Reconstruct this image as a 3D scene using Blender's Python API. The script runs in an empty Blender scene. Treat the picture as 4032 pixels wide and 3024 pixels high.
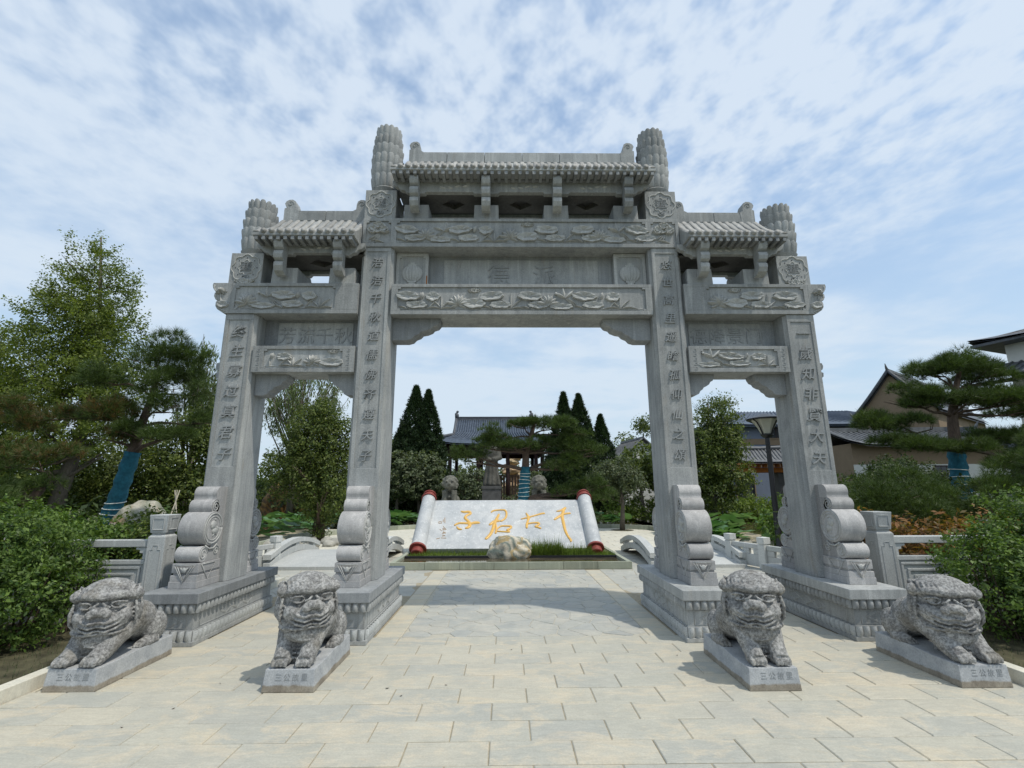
import bpy, math, random
import numpy as np
from mathutils import Matrix, Vector, Euler, noise as mnoise
random.seed(7); rng = np.random.default_rng(7)
PI = math.pi; R_ = math.radians
S = bpy.context.scene
col = S.collection
# ------------------------------------------------------------------ camera
cam_d = bpy.data.cameras.new('camera'); cam = bpy.data.objects.new('camera', cam_d); col.objects.link(cam)
cam_d.sensor_width = 36; cam_d.lens = 1886/4032*36; cam_d.clip_end = 3000; cam_d.clip_start = .05
Rm = Matrix(((0.999903157, -0.000553963, 0.013905763), (-0.013465465, 0.213893734, 0.976764123), (-0.003515447, -0.976856777, 0.213865561)))
cam.matrix_world = Matrix(((Rm[0][0], -Rm[0][1], -Rm[0][2], 0), (Rm[1][0], -Rm[1][1], -Rm[1][2], 0), (Rm[2][0], -Rm[2][1], -Rm[2][2], 1.6), (0, 0, 0, 1)))
S.camera = cam
# ------------------------------------------------------------------ sky, sun, exposure
SUN = Vector((.46, -.29, 1)).normalized()
W = bpy.data.worlds.new('World'); S.world = W; W.use_nodes = True
nt = W.node_tree; nt.nodes.clear()
def N(t, **k):
    n = nt.nodes.new(t)
    for a, b in k.items(): setattr(n, a, b)
    return n
L = nt.links.new
sky = N('ShaderNodeTexSky', sky_type='NISHITA', sun_disc=False, sun_elevation=math.asin(SUN.z), sun_rotation=math.atan2(SUN.x, SUN.y), air_density=1.2, dust_density=1.5, ozone_density=2.0)
tc = N('ShaderNodeTexCoord'); sp = N('ShaderNodeSeparateXYZ'); L(tc.outputs['Generated'], sp.inputs[0])
def M_(op, a, b=None, c=None, clamp=False):
    n = N('ShaderNodeMath', operation=op, use_clamp=clamp)
    for i, v in enumerate((a, b, c)):
        if v is None: continue
        if isinstance(v, (int, float)): n.inputs[i].default_value = v
        else: L(v, n.inputs[i])
    return n.outputs[0]
zc = M_('ADD', M_('MAXIMUM', sp.outputs['Z'], 0.0), .10)
px = M_('DIVIDE', sp.outputs['X'], zc); py = M_('DIVIDE', sp.outputs['Y'], zc)
cb = N('ShaderNodeCombineXYZ'); L(px, cb.inputs[0]); L(py, cb.inputs[1])
def noise_w(scale, detail, rough, dist=0., off=0., sx=1., sy=1., rz=0.):
    mp = N('ShaderNodeMapping'); mp.inputs['Location'].default_value = (off, off*.7, off*.3); mp.inputs['Scale'].default_value = (sx, sy, 1); mp.inputs['Rotation'].default_value = (0, 0, rz)
    L(cb.outputs[0], mp.inputs[0]); n = N('ShaderNodeTexNoise'); n.inputs['Scale'].default_value = scale; n.inputs['Detail'].default_value = detail
    n.inputs['Roughness'].default_value = rough; n.inputs['Distortion'].default_value = dist; L(mp.outputs[0], n.inputs[0]); return n.outputs[0]
big = noise_w(.55, 3, .55, .3, 3.1)
mid = noise_w(3.4, 5, .58, .15, 9.2, 1.0, .85, .5)
fine = noise_w(13.0, 3, .55, .1, 1.7, 1.0, .85, .9)
wisp = noise_w(1.1, 6, .55, .8, 5.5, .5, 1.3, -.5)
# puffy ripples overhead and to the right, smooth veil low and to the left
side = M_('MULTIPLY_ADD', px, .22, .72, True)
hi = M_('SMOOTHSTEP' if False else 'MULTIPLY', M_('SUBTRACT', sp.outputs['Z'], .30), 3.2, None, True)
puff = M_('MULTIPLY', side, hi)
a1 = M_('ADD', M_('MULTIPLY', fine, .95), M_('MULTIPLY', mid, .28))
a2 = M_('ADD', M_('MULTIPLY', wisp, .65), M_('MULTIPLY', mid, .45))
mixv = N('ShaderNodeMix', data_type='FLOAT'); L(puff, mixv.inputs[0]); L(a2, mixv.inputs[2]); L(a1, mixv.inputs[3])
dens = M_('ADD', M_('ADD', mixv.outputs[0], .08), M_('MULTIPLY', big, .62))
mask = N('ShaderNodeMapRange', interpolation_type='SMOOTHSTEP'); L(dens, mask.inputs[0])
mask.inputs[1].default_value = .74; mask.inputs[2].default_value = 1.06; mask.inputs[3].default_value = .36; mask.inputs[4].default_value = .92
skyc = N('ShaderNodeMix', data_type='RGBA', blend_type='MULTIPLY'); skyc.inputs[0].default_value = 1; L(sky.outputs[0], skyc.inputs[6]); skyc.inputs[7].default_value = (1.0, 1.14, 1.18, 1)
cloud = N('ShaderNodeValToRGB'); L(mask.outputs[0], cloud.inputs[0])
cloud.color_ramp.elements[0].color = (3.1, 4.4, 6.3, 1); cloud.color_ramp.elements[1].color = (5.1, 5.75, 6.5, 1)
mx = N('ShaderNodeMix', data_type='RGBA'); L(mask.outputs[0], mx.inputs[0]); L(skyc.outputs[2], mx.inputs[6]); L(cloud.outputs[0], mx.inputs[7])
# pale band towards the horizon
hz = M_('POWER', M_('SUBTRACT', 1.0, M_('MAXIMUM', sp.outputs['Z'], 0.0), None, True), 3.2)
mh = N('ShaderNodeMix', data_type='RGBA'); L(M_('MULTIPLY', hz, .92), mh.inputs[0]); L(mx.outputs[2], mh.inputs[6]); mh.inputs[7].default_value = (4.35, 5.2, 5.95, 1)
bg = N('ShaderNodeBackground'); bg.inputs[1].default_value = .14; L(mh.outputs[2], bg.inputs[0])
wo = N('ShaderNodeOutputWorld'); L(bg.outputs[0], wo.inputs[0])
sd = bpy.data.lights.new('sun', 'SUN'); sd.energy = 2.7; sd.angle = R_(1.2); sd.color = (1, .93, .82)
so = bpy.data.objects.new('sun', sd); col.objects.link(so); so.rotation_euler = SUN.to_track_quat('Z', 'Y').to_euler(); so.location = (20, -10, 40)
S.view_settings.view_transform = 'Standard'; S.view_settings.look = 'None'; S.view_settings.exposure = 0.05; S.view_settings.gamma = 1
# ------------------------------------------------------------------ mesh builder
class MB:
    def __init__(s): s.v = []; s.f = []; s.m = []; s.n = 0
    def add(s, vs, fs, m=0):
        b = s.n; s.v.extend([tuple(v) for v in vs]); s.n += len(vs)
        s.f.extend([tuple(b+i for i in f) for f in fs]); s.m.extend([m]*len(fs)); return s
    def box(s, x0, x1, y0, y1, z0, z1, m=0):
        return s.add([(x0, y0, z0), (x1, y0, z0), (x1, y1, z0), (x0, y1, z0), (x0, y0, z1), (x1, y0, z1), (x1, y1, z1), (x0, y1, z1)],
                     [(0, 3, 2, 1), (4, 5, 6, 7), (0, 1, 5, 4), (1, 2, 6, 5), (2, 3, 7, 6), (3, 0, 4, 7)], m)
    def frust(s, x0, x1, y0, y1, z0, X0, X1, Y0, Y1, z1, m=0):
        return s.add([(x0, y0, z0), (x1, y0, z0), (x1, y1, z0), (x0, y1, z0), (X0, Y0, z1), (X1, Y0, z1), (X1, Y1, z1), (X0, Y1, z1)],
                     [(0, 3, 2, 1), (4, 5, 6, 7), (0, 1, 5, 4), (1, 2, 6, 5), (2, 3, 7, 6), (3, 0, 4, 7)], m)
    def prism(s, poly, a, b, axis='z', m=0):
        n = len(poly)
        if axis == 'z': f = lambda p, t: (p[0], p[1], t)
        elif axis == 'y': f = lambda p, t: (p[0], t, p[1])
        else: f = lambda p, t: (t, p[0], p[1])
        vs = [f(p, a) for p in poly]+[f(p, b) for p in poly]
        fs = [tuple(range(n))[::-1], tuple(range(n, 2*n))]+[(i, (i+1) % n, n+(i+1) % n, n+i) for i in range(n)]
        return s.add(vs, fs, m)
    def tube(s, pts, rad, n=8, m=0, caps=True):
        pts = [Vector(p) for p in pts]; k = len(pts)
        if isinstance(rad, (int, float)): rad = [rad]*k
        vs = []; prev = None
        for i, p in enumerate(pts):
            t = (pts[min(i+1, k-1)]-pts[max(i-1, 0)]).normalized()
            if prev is None: u = t.orthogonal().normalized()
            else: u = (prev-prev.dot(t)*t).normalized() if (prev-prev.dot(t)*t).length > 1e-6 else t.orthogonal().normalized()
            prev = u; w = t.cross(u)
            for j in range(n):
                a = 2*PI*j/n; vs.append(p+(u*math.cos(a)+w*math.sin(a))*rad[i])
        fs = []
        for i in range(k-1):
            for j in range(n): fs.append((i*n+j, i*n+(j+1) % n, (i+1)*n+(j+1) % n, (i+1)*n+j))
        if caps: fs += [tuple(range(n))[::-1], tuple(range((k-1)*n, k*n))]
        return s.add(vs, fs, m)
    def lathe(s, prof, n=24, c=(0, 0, 0), axis='z', m=0, caps=True, wob=None):
        vs = []
        for (r, z) in prof:
            for j in range(n):
                a = 2*PI*j/n; rr = r if wob is None else r*wob(a, z)
                x, y = rr*math.cos(a), rr*math.sin(a)
                p = (x, y, z) if axis == 'z' else ((z, x, y) if axis == 'x' else (x, z, y))
                vs.append((p[0]+c[0], p[1]+c[1], p[2]+c[2]))
        fs = []; k = len(prof)
        for i in range(k-1):
            for j in range(n): fs.append((i*n+j, i*n+(j+1) % n, (i+1)*n+(j+1) % n, (i+1)*n+j))
        if caps: fs += [tuple(range(n))[::-1], tuple(range((k-1)*n, k*n))]
        return s.add(vs, fs, m)
    def ell(s, c, r, n=14, k=9, rot=None, m=0):
        vs = []; 
        for i in range(k+1):
            t = PI*i/k
            for j in range(n):
                a = 2*PI*j/n; v = Vector((r[0]*math.sin(t)*math.cos(a), r[1]*math.sin(t)*math.sin(a), r[2]*math.cos(t)))
                if rot is not None: v = rot @ v
                vs.append(v+Vector(c))
        fs = [(i*n+j, (i+1)*n+j, (i+1)*n+(j+1) % n, i*n+(j+1) % n) for i in range(k) for j in range(n)]
        return s.add(vs, fs, m)
    def grid(s, P, nu, nv, m=0, flip=False):
        vs = [P(i/nu, j/nv) for j in range(nv+1) for i in range(nu+1)]
        fs = []
        for j in range(nv):
            for i in range(nu):
                a = j*(nu+1)+i; q = (a, a+1, a+nu+2, a+nu+1); fs.append(q[::-1] if flip else q)
        return s.add(vs, fs, m)
    def mesh(s, name, mats, smooth=False):
        me = bpy.data.meshes.new(name); me.from_pydata(s.v, [], s.f)
        for m in (mats if isinstance(mats, (list, tuple)) else [mats]): me.materials.append(m)
        if any(s.m): me.polygons.foreach_set('material_index', s.m)
        if smooth: me.polygons.foreach_set('use_smooth', [True]*len(me.polygons))
        me.validate(); me.update(); return me
    def build(s, name, mats, parent=None, smooth=False, loc=None, bevel=0, sharp=None):
        me = s.mesh(name, mats, smooth); o = bpy.data.objects.new(name, me); col.objects.link(o)
        if parent is not None: o.parent = parent
        if loc is not None: o.location = loc
        if smooth and sharp is not None:
            try: me.set_sharp_from_angle(angle=R_(sharp))
            except Exception: pass
        if bevel:
            b = o.modifiers.new('bevel', 'BEVEL'); b.width = bevel; b.segments = 2; b.limit_method = 'ANGLE'; b.angle_limit = R_(35); b.harden_normals = False
        return o
def inst(me, name, parent=None, loc=(0, 0, 0), rot=(0, 0, 0), sc=(1, 1, 1)):
    o = bpy.data.objects.new(name, me); col.objects.link(o); o.location = loc; o.rotation_euler = rot; o.scale = sc
    if parent is not None: o.parent = parent
    return o
def tag(o, label=None, cat=None, group=None, kind=None):
    if label: o['label'] = label
    if cat: o['category'] = cat
    if group: o['group'] = group
    if kind: o['kind'] = kind
    return o
def thing(name, label, cat, loc=(0, 0, 0), rz=0, group=None):
    o = bpy.data.objects.new(name, None); col.objects.link(o); o.location = loc; o.rotation_euler = (0, 0, rz); o.empty_display_size = .1
    return tag(o, label, cat, group)
def copy_tree(o, parent=None):
    c = o.copy(); col.objects.link(c); c.parent = parent
    for ch in list(o.children): copy_tree(ch, c)
    return c
# ------------------------------------------------------------------ materials
class MT:
    def __init__(s, name):
        s.m = bpy.data.materials.new(name); s.m.use_nodes = True; s.t = s.m.node_tree; s.b = s.t.nodes['Principled BSDF']; s._c = None
    def n(s, t, **k):
        n = s.t.nodes.new(t)
        for a, b in k.items(): setattr(n, a, b)
        return n
    def l(s, a, b): s.t.links.new(a, b)
    def co(s, sc=(1, 1, 1), loc=(0, 0, 0), kind='Object'):
        c = s.n('ShaderNodeTexCoord'); mp = s.n('ShaderNodeMapping'); mp.inputs['Scale'].default_value = sc; mp.inputs['Location'].default_value = loc
        s.l(c.outputs[kind], mp.inputs[0]); return mp.outputs[0]
    def pos(s, sc=(1, 1, 1)):
        g = s.n('ShaderNodeNewGeometry'); mp = s.n('ShaderNodeMapping'); mp.inputs['Scale'].default_value = sc; s.l(g.outputs['Position'], mp.inputs[0]); return mp.outputs[0]
    def noise(s, vec, scale, det=4, rough=.6, dist=0):
        n = s.n('ShaderNodeTexNoise'); n.inputs['Scale'].default_value = scale; n.inputs['Detail'].default_value = det; n.inputs['Roughness'].default_value = rough; n.inputs['Distortion'].default_value = dist
        s.l(vec, n.inputs[0]); return n.outputs[0]
    def ramp(s, fac, stops, interp='LINEAR'):
        r = s.n('ShaderNodeValToRGB'); cr = r.color_ramp; cr.interpolation = interp
        while len(cr.elements) < len(stops): cr.elements.new(.5)
        for e, (p, c) in zip(cr.elements, stops):
            e.position = p; e.color = (c, c, c, 1) if isinstance(c, (int, float)) else (*c, 1)
        s.l(fac, r.inputs[0]); return r.outputs[0]
    def mix(s, f, a, b, mode='MIX'):
        n = s.n('ShaderNodeMix', data_type='RGBA', blend_type=mode)
        for i, v in ((0, f), (6, a), (7, b)):
            if isinstance(v, (int, float)): n.inputs[i].default_value = v
            elif isinstance(v, tuple): n.inputs[i].default_value = (*v, 1)
            else: s.l(v, n.inputs[i])
        return n.outputs[2]
    def math(s, op, a, b=0., clamp=False):
        n = s.n('ShaderNodeMath', operation=op, use_clamp=clamp)
        for i, v in enumerate((a, b)):
            if isinstance(v, (int, float)): n.inputs[i].default_value = v
            else: s.l(v, n.inputs[i])
        return n.outputs[0]
    def bump(s, h, st=.3, dist=.01):
        n = s.n('ShaderNodeBump'); n.inputs['Strength'].default_value = st; n.inputs['Distance'].default_value = dist; s.l(h, n.inputs['Height']); s.l(n.outputs[0], s.b.inputs['Normal']); return s
    def out(s, c=None, rough=.8, spec=.3, metal=0):
        if c is not None:
            if isinstance(c, tuple): s.b.inputs['Base Color'].default_value = (*c, 1)
            else: s.l(c, s.b.inputs['Base Color'])
        if isinstance(rough, (int, float)): s.b.inputs['Roughness'].default_value = rough
        else: s.l(rough, s.b.inputs['Roughness'])
        s.b.inputs['Specular IOR Level'].default_value = spec; s.b.inputs['Metallic'].default_value = metal; return s.m
def plain(name, c, rough=.7, var=.25, scale=8, spec=.3, bump=.15, metal=0):
    m = MT(name); v = m.pos(); n = m.noise(v, scale, 5, .65)
    d = tuple(x*(1-var) for x in c); e = tuple(min(1, x*(1+var)) for x in c)
    m.bump(n, bump, .006); return m.out(m.ramp(n, [(.3, d), (.7, e)]), rough, spec, metal)
def stone(name, c, dark, streak=.5, warm=.12, rough=.75, bmp=.35, lich=0., rnd=True, grain=1.0):
    """sawn / carved limestone: cloudy tone, fine grain, vertical rain streaks, ochre drips"""
    m = MT(name); v = m.pos(); cloudy = m.noise(v, 1.9, 5, .6, .4)
    base = m.ramp(cloudy, [(.32, dark), (.68, c)])
    st = m.noise(m.pos((9, 9, .55)), 1.6, 5, .62)
    base = m.mix(m.math('MULTIPLY', m.ramp(st, [(.42, 0.), (.68, 1.)]), streak), base, tuple(x*.62 for x in dark), 'MIX')
    st2 = m.noise(m.pos((14, 14, .8)), 1.3, 3, .5); 
    base = m.mix(m.math('MULTIPLY', m.ramp(st2, [(.56, 0.), (.72, 1.)]), .35), base, tuple(min(1, x*1.45) for x in c), 'MIX')
    w = m.noise(m.pos((3, 3, .7)), 2.3, 4, .6, .6)
    base = m.mix(m.math('MULTIPLY', m.ramp(w, [(.6, 0.), (.74, 1.)]), warm), base, (.30, .23, .13), 'MIX')
    gm = m.noise(m.pos((1, 1, .5)), 3.6, 7, .72, .8); base = m.mix(m.math('MULTIPLY', m.ramp(gm, [(.54, 0.), (.68, 1.)]), streak*.9), base, tuple(x*.5 for x in dark))
    gr = m.noise(v, 90, 3, .7); base = m.mix(.5*grain, base, m.ramp(gr, [(.3, .55), (.7, 1.4)]), 'MULTIPLY')
    if rnd:
        oi = m.n('ShaderNodeObjectInfo'); base = m.mix(1.0, base, m.ramp(oi.outputs['Random'], [(0., .80), (1., 1.14)]), 'MULTIPLY')
    h = m.math('ADD', m.math('MULTIPLY', gr, .5), m.noise(v, 22, 4, .6)); m.bump(h, bmp, .006)
    return m.out(base, rough, .3)
GREY = stone('carved_grey_stone', (.41, .42, .41), (.295, .31, .31), .42, .22)
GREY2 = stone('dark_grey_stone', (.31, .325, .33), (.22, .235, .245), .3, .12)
SHADEST = stone('eave_shade_stone', (.15, .15, .145), (.09, .09, .09), .3, .1)  # ceiling stone coloured darker to paint in the shade under the eaves
PALE = stone('pale_granite', (.53, .55, .545), (.44, .46, .46), .12, .03)
DRUM = stone('drum_stone_grey', (.45, .445, .435), (.335, .335, .335), .28, .05)
CARVE = stone('relief_stone', (.47, .475, .455), (.37, .38, .37), .2, .1, rnd=False)
TEXTM = stone('carved_letter_stone', (.33, .345, .345), (.26, .272, .275), .2, .05, rnd=False)
TILEM = stone('stone_roof_tile', (.44, .43, .405), (.30, .305, .295), .35, .2)
WHITE = stone('white_stone', (.56, .57, .55), (.47, .49, .48), .12, .04)
def lion_stone():
    m = MT('weathered_lion_stone'); v = m.pos(); a = m.noise(v, 11, 6, .75, .3); b = m.noise(v, 46, 5, .75); c = m.noise(v, 3.2, 3, .6)
    base = m.ramp(a, [(.32, (.155, .155, .155)), (.50, (.27, .27, .262)), (.68, (.41, .41, .395))])
    base = m.mix(.6, base, m.ramp(b, [(.42, .35), (.58, 1.45)]), 'MULTIPLY')
    base = m.mix(m.math('MULTIPLY', m.ramp(c, [(.56, 0.), (.70, 1.)]), .45), base, (.165, .14, .095))
    h = m.math('ADD', m.math('MULTIPLY', b, .8), a); m.bump(b, .7, .009); return m.out(base, .85, .25)
LION = lion_stone()
def plinth_stone():
    m = MT('lion_plinth_stone'); v = m.pos(); g = m.n('ShaderNodeNewGeometry'); sp = m.n('ShaderNodeSeparateXYZ'); m.l(g.outputs['Position'], sp.inputs[0])
    n = m.noise(v, 7, 5, .65); base = m.ramp(n, [(.3, (.30, .32, .34)), (.7, (.46, .475, .48))])
    zz = m.math('ADD', sp.outputs['Z'], m.math('MULTIPLY', m.math('SUBTRACT', n, .5), .05))
    base = m.mix(m.ramp(zz, [(.042, 1.), (.054, 0.)]), base, m.ramp(n, [(.35, (.20, .175, .14)), (.65, (.33, .30, .245))]))
    gr = m.noise(v, 80, 3, .7); base = m.mix(.5, base, m.ramp(gr, [(.3, .6), (.7, 1.35)]), 'MULTIPLY'); m.bump(gr, .4, .006); return m.out(base, .8, .3)
PLINTH = plinth_stone()
def paving(name, a, b, sand, sandamt, vs=1.0):
    m = MT(name); v = m.pos(); n = m.noise(v, 2.6, 6, .65, .5); oi = m.n('ShaderNodeObjectInfo')
    base = m.ramp(n, [(.3, a), (.7, b)])
    base = m.mix(1.0, base, m.ramp(oi.outputs['Random'], [(0., (.90, .93, .96)), (.4, (.99, 1.0, .99)), (1., (1.06, 1.045, 1.01))]), 'MULTIPLY')
    d = m.noise(m.pos((1, 2.2, 1)), 1.5, 8, .72, .9); d2 = m.noise(v, 9, 5, .7)
    dd = m.math('ADD', m.math('MULTIPLY', d, .75), m.math('MULTIPLY', d2, .25))
    base = m.mix(m.math('MULTIPLY', m.ramp(dd, [(.495, 0.), (.575, 1.)]), sandamt), base, sand)
    bl = m.noise(v, .8, 3, .5); base = m.mix(m.math('MULTIPLY', m.ramp(bl, [(.55, 0.), (.7, 1.)]), .35), base, (.345, .355, .34))
    vein = m.noise(m.pos((1.2, 5, 1)), 6, 4, .65, 1.2); base = m.mix(.35, base, m.ramp(vein, [(.35, .78), (.65, 1.15)]), 'MULTIPLY')
    gr = m.noise(v, 70, 3, .7); base = m.mix(.35, base, m.ramp(gr, [(.3, .72), (.7, 1.25)]), 'MULTIPLY')
    m.bump(m.math('ADD', m.math('MULTIPLY', gr, .4), m.noise(v, 14, 5, .65)), .3, .008); return m.out(base, m.ramp(n, [(.3, .62), (.7, .82)]), .35)
PAVE = paving('sandstone_paver', (.40, .395, .345), (.475, .455, .385), (.56, .495, .375), .6)
PAVES = paving('sandy_paver', (.425, .41, .35), (.49, .465, .385), (.57, .50, .37), .6)
FLAG = paving('grey_flagstone', (.34, .345, .32), (.46, .455, .41), (.52, .48, .40), .35)
JOINT = plain('sandy_joint', (.33, .29, .21), .95, .25, 20)
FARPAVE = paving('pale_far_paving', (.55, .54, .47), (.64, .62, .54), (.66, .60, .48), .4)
SOIL = plain('soil_and_grass', (.085, .095, .04), .95, .5, 3)
LAWN = plain('dark_ground_cover', (.075, .070, .04), .95, .6, 5)
GOLD = plain('gold_paint', (.70, .42, .10), .38, .12, 14, .5, .2)
BLACK = plain('black_metal', (.012, .012, .014), .4, .2, 10, .5, .05)
REDC = plain('red_painted_stone', (.23, .045, .035), .55, .25, 30, .4)
INK = plain('faded_brown_ink', (.42, .29, .17), .8, .2, 20)
SLAB = stone('pale_scroll_slab', (.53, .54, .535), (.36, .385, .40), .12, .04, .55)
CURB = stone('greenish_curb_stone', (.36, .38, .30), (.27, .295, .235), .15, .1)
WOODB = plain('dark_red_timber', (.030, .013, .011), .6, .3, 6)
def tilemat(name, a, b):
    m = MT(name); v = m.pos(); n = m.noise(v, 5, 4, .6); m.bump(n, .3, .01); return m.out(m.ramp(n, [(.3, a), (.7, b)]), .55, .4)
BTILE = tilemat('blue_grey_roof_tile', (.038, .055, .082), (.085, .11, .15))
DTILE = tilemat('dark_grey_roof_tile', (.055, .06, .07), (.11, .12, .135))
LTILE = tilemat('light_grey_roof_tile', (.09, .095, .10), (.175, .18, .185))
TAN = plain('tan_render', (.24, .18, .12), .85, .08, 3)
WALLW = plain('white_render', (.62, .62, .58), .85, .08, 2)
BLUEW = plain('blue_grey_render', (.17, .20, .26), .85, .1, 2)
GLASS = plain('dark_window_glass', (.02, .024, .03), .15, .2, 3, .6, .02)
ORANGE = plain('orange_timber', (.46, .16, .03), .6, .2, 8)
WRAP = plain('teal_trunk_wrap', (.018, .115, .165), .8, .4, 14, .3, .8)
ROPE = plain('white_rope', (.72, .76, .72), .8, .1, 30)
CANE = plain('pale_pole', (.55, .50, .40), .7, .1, 20)
LAMPG = plain('cream_lamp_glass', (.40, .40, .33), .4, .05, 5)
def bark(name, c):
    m = MT(name); n = m.noise(m.pos((8, 8, 2)), 5, 5, .7); m.bump(n, .8, .02); return m.out(m.ramp(n, [(.3, tuple(x*.5 for x in c)), (.7, c)]), .9, .2)
BARK = bark('brown_bark', (.10, .075, .055)); BARKG = bark('grey_bark', (.16, .14, .115)); BARKP = bark('pine_bark', (.15, .11, .085))
def leafm(name, a, b, trans=.35, rough=.5):
    m = MT(name); g = m.n('ShaderNodeNewGeometry'); r = m.ramp(g.outputs['Random Per Island'], [(0., a), (1., b)])
    c = m.noise(m.pos(), 2.2, 3, .6); r = m.mix(.8, r, m.ramp(c, [(.3, .62), (.7, 1.3)]), 'MULTIPLY')
    m.l(r, m.b.inputs['Base Color']); m.b.inputs['Roughness'].default_value = rough; m.b.inputs['Specular IOR Level'].default_value = .35
    t = m.n('ShaderNodeBsdfTranslucent'); m.l(m.mix(1., r, (1.3, 1.35, .6), 'MULTIPLY'), t.inputs[0]); ms = m.n('ShaderNodeMixShader'); ms.inputs[0].default_value = trans
    o = m.t.nodes['Material Output']; m.l(m.b.outputs[0], ms.inputs[1]); m.l(t.outputs[0], ms.inputs[2]); m.l(ms.outputs[0], o.inputs[0]); return m.m
LF_SHRUB = leafm('privet_leaf', (.035, .08, .018), (.17, .26, .055))
LF_GINK = leafm('ginkgo_leaf', (.07, .11, .022), (.20, .25, .045), .45)
LF_BROAD = leafm('broad_leaf', (.045, .08, .022), (.17, .21, .05))
LF_DARK = leafm('dark_broad_leaf', (.022, .042, .014), (.075, .11, .03))
LF_WILL = leafm('willow_leaf', (.09, .13, .05), (.20, .25, .11), .4)
LF_LOTUS = leafm('lotus_leaf', (.05, .13, .055), (.15, .27, .13), .3)
LF_RED = leafm('red_tip_leaf', (.10, .10, .025), (.34, .16, .06), .4)
LF_GRASS = leafm('grass_blade', (.07, .12, .02), (.22, .30, .06), .4)
LF_OLIVE = leafm('olive_leaf', (.06, .085, .045), (.15, .18, .095), .35)
ND_PINE = leafm('pine_needle', (.028, .055, .012), (.10, .15, .035), .25)
ND_BROWN = leafm('browned_pine_needle', (.05, .06, .018), (.20, .115, .04), .25)
ND_JUN = leafm('juniper_spray', (.012, .030, .012), (.045, .075, .028), .2)
def marble(name, a, b, c):
    m = MT(name); v = m.pos(); n = m.noise(v, 1.6, 4, .6, 2.5); w = m.n('ShaderNodeTexWave', bands_direction='DIAGONAL'); w.inputs['Scale'].default_value = 2.2; w.inputs['Distortion'].default_value = 9; w.inputs['Detail'].default_value = 4
    m.l(v, w.inputs[0]); base = m.mix(w.outputs[0], a, b); base = m.mix(m.ramp(n, [(.52, 0.), (.6, 1.)]), base, c); s = m.noise(v, 30, 4, .7)
    base = m.mix(.5, base, m.ramp(s, [(.35, .6), (.65, 1.3)]), 'MULTIPLY'); m.bump(s, .5, .02); return m.out(base, .7, .3)
ROCKM = marble('veined_garden_rock', (.42, .40, .33), (.24, .25, .19), (.36, .27, .17))
ROCK2 = marble('quartz_rock', (.62, .57, .46), (.20, .24, .21), (.42, .33, .18))
GOLDROCK = marble('ochre_rockery', (.22, .13, .045), (.09, .06, .035), (.30, .19, .06))
GREYROCK = plain('grey_boulder', (.36, .35, .31), .85, .3, 4)
BGLION = plain('old_lion_stone', (.15, .15, .13), .9, .45, 9, .2, .8)
STAT = plain('statue_stone', (.10, .097, .085), .9, .3, 5, .2, .5)
def water():
    m = MT('shallow_water'); n = m.noise(m.pos(), 3, 4, .6); m.bump(n, .04, .01); return m.out(m.ramp(n, [(.35, (.05, .042, .025)), (.65, (.12, .10, .06))]), .06, .6)
WATER = water()
FENCE = plain('pinkish_wooden_fence', (.30, .21, .16), .8, .15, 6)
# ------------------------------------------------------------------ text
def text_obj(ch, size, parent, loc, rot, mat, name='carved_character', ext=.008, bold=.0, sx=1.0, shear=0., bevel=0.):
    cu = bpy.data.curves.new('t', 'FONT'); cu.body = ch; cu.size = size; cu.align_x = 'CENTER'; cu.align_y = 'CENTER'; cu.extrude = ext; cu.offset = bold*size; cu.resolution_u = 3; cu.shear = shear; cu.bevel_depth = bevel
    o = bpy.data.objects.new('t', cu); col.objects.link(o)
    dg = bpy.context.evaluated_depsgraph_get(); me = bpy.data.meshes.new_from_object(o.evaluated_get(dg)); bpy.data.objects.remove(o); bpy.data.curves.remove(cu)
    me.name = name; me.materials.clear(); me.materials.append(mat)
    ob = bpy.data.objects.new(name, me); col.objects.link(ob); ob.parent = parent; ob.location = loc; ob.rotation_euler = rot; ob.scale = (sx, 1, 1); return ob
FRONT = (PI/2, 0, 0)
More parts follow.
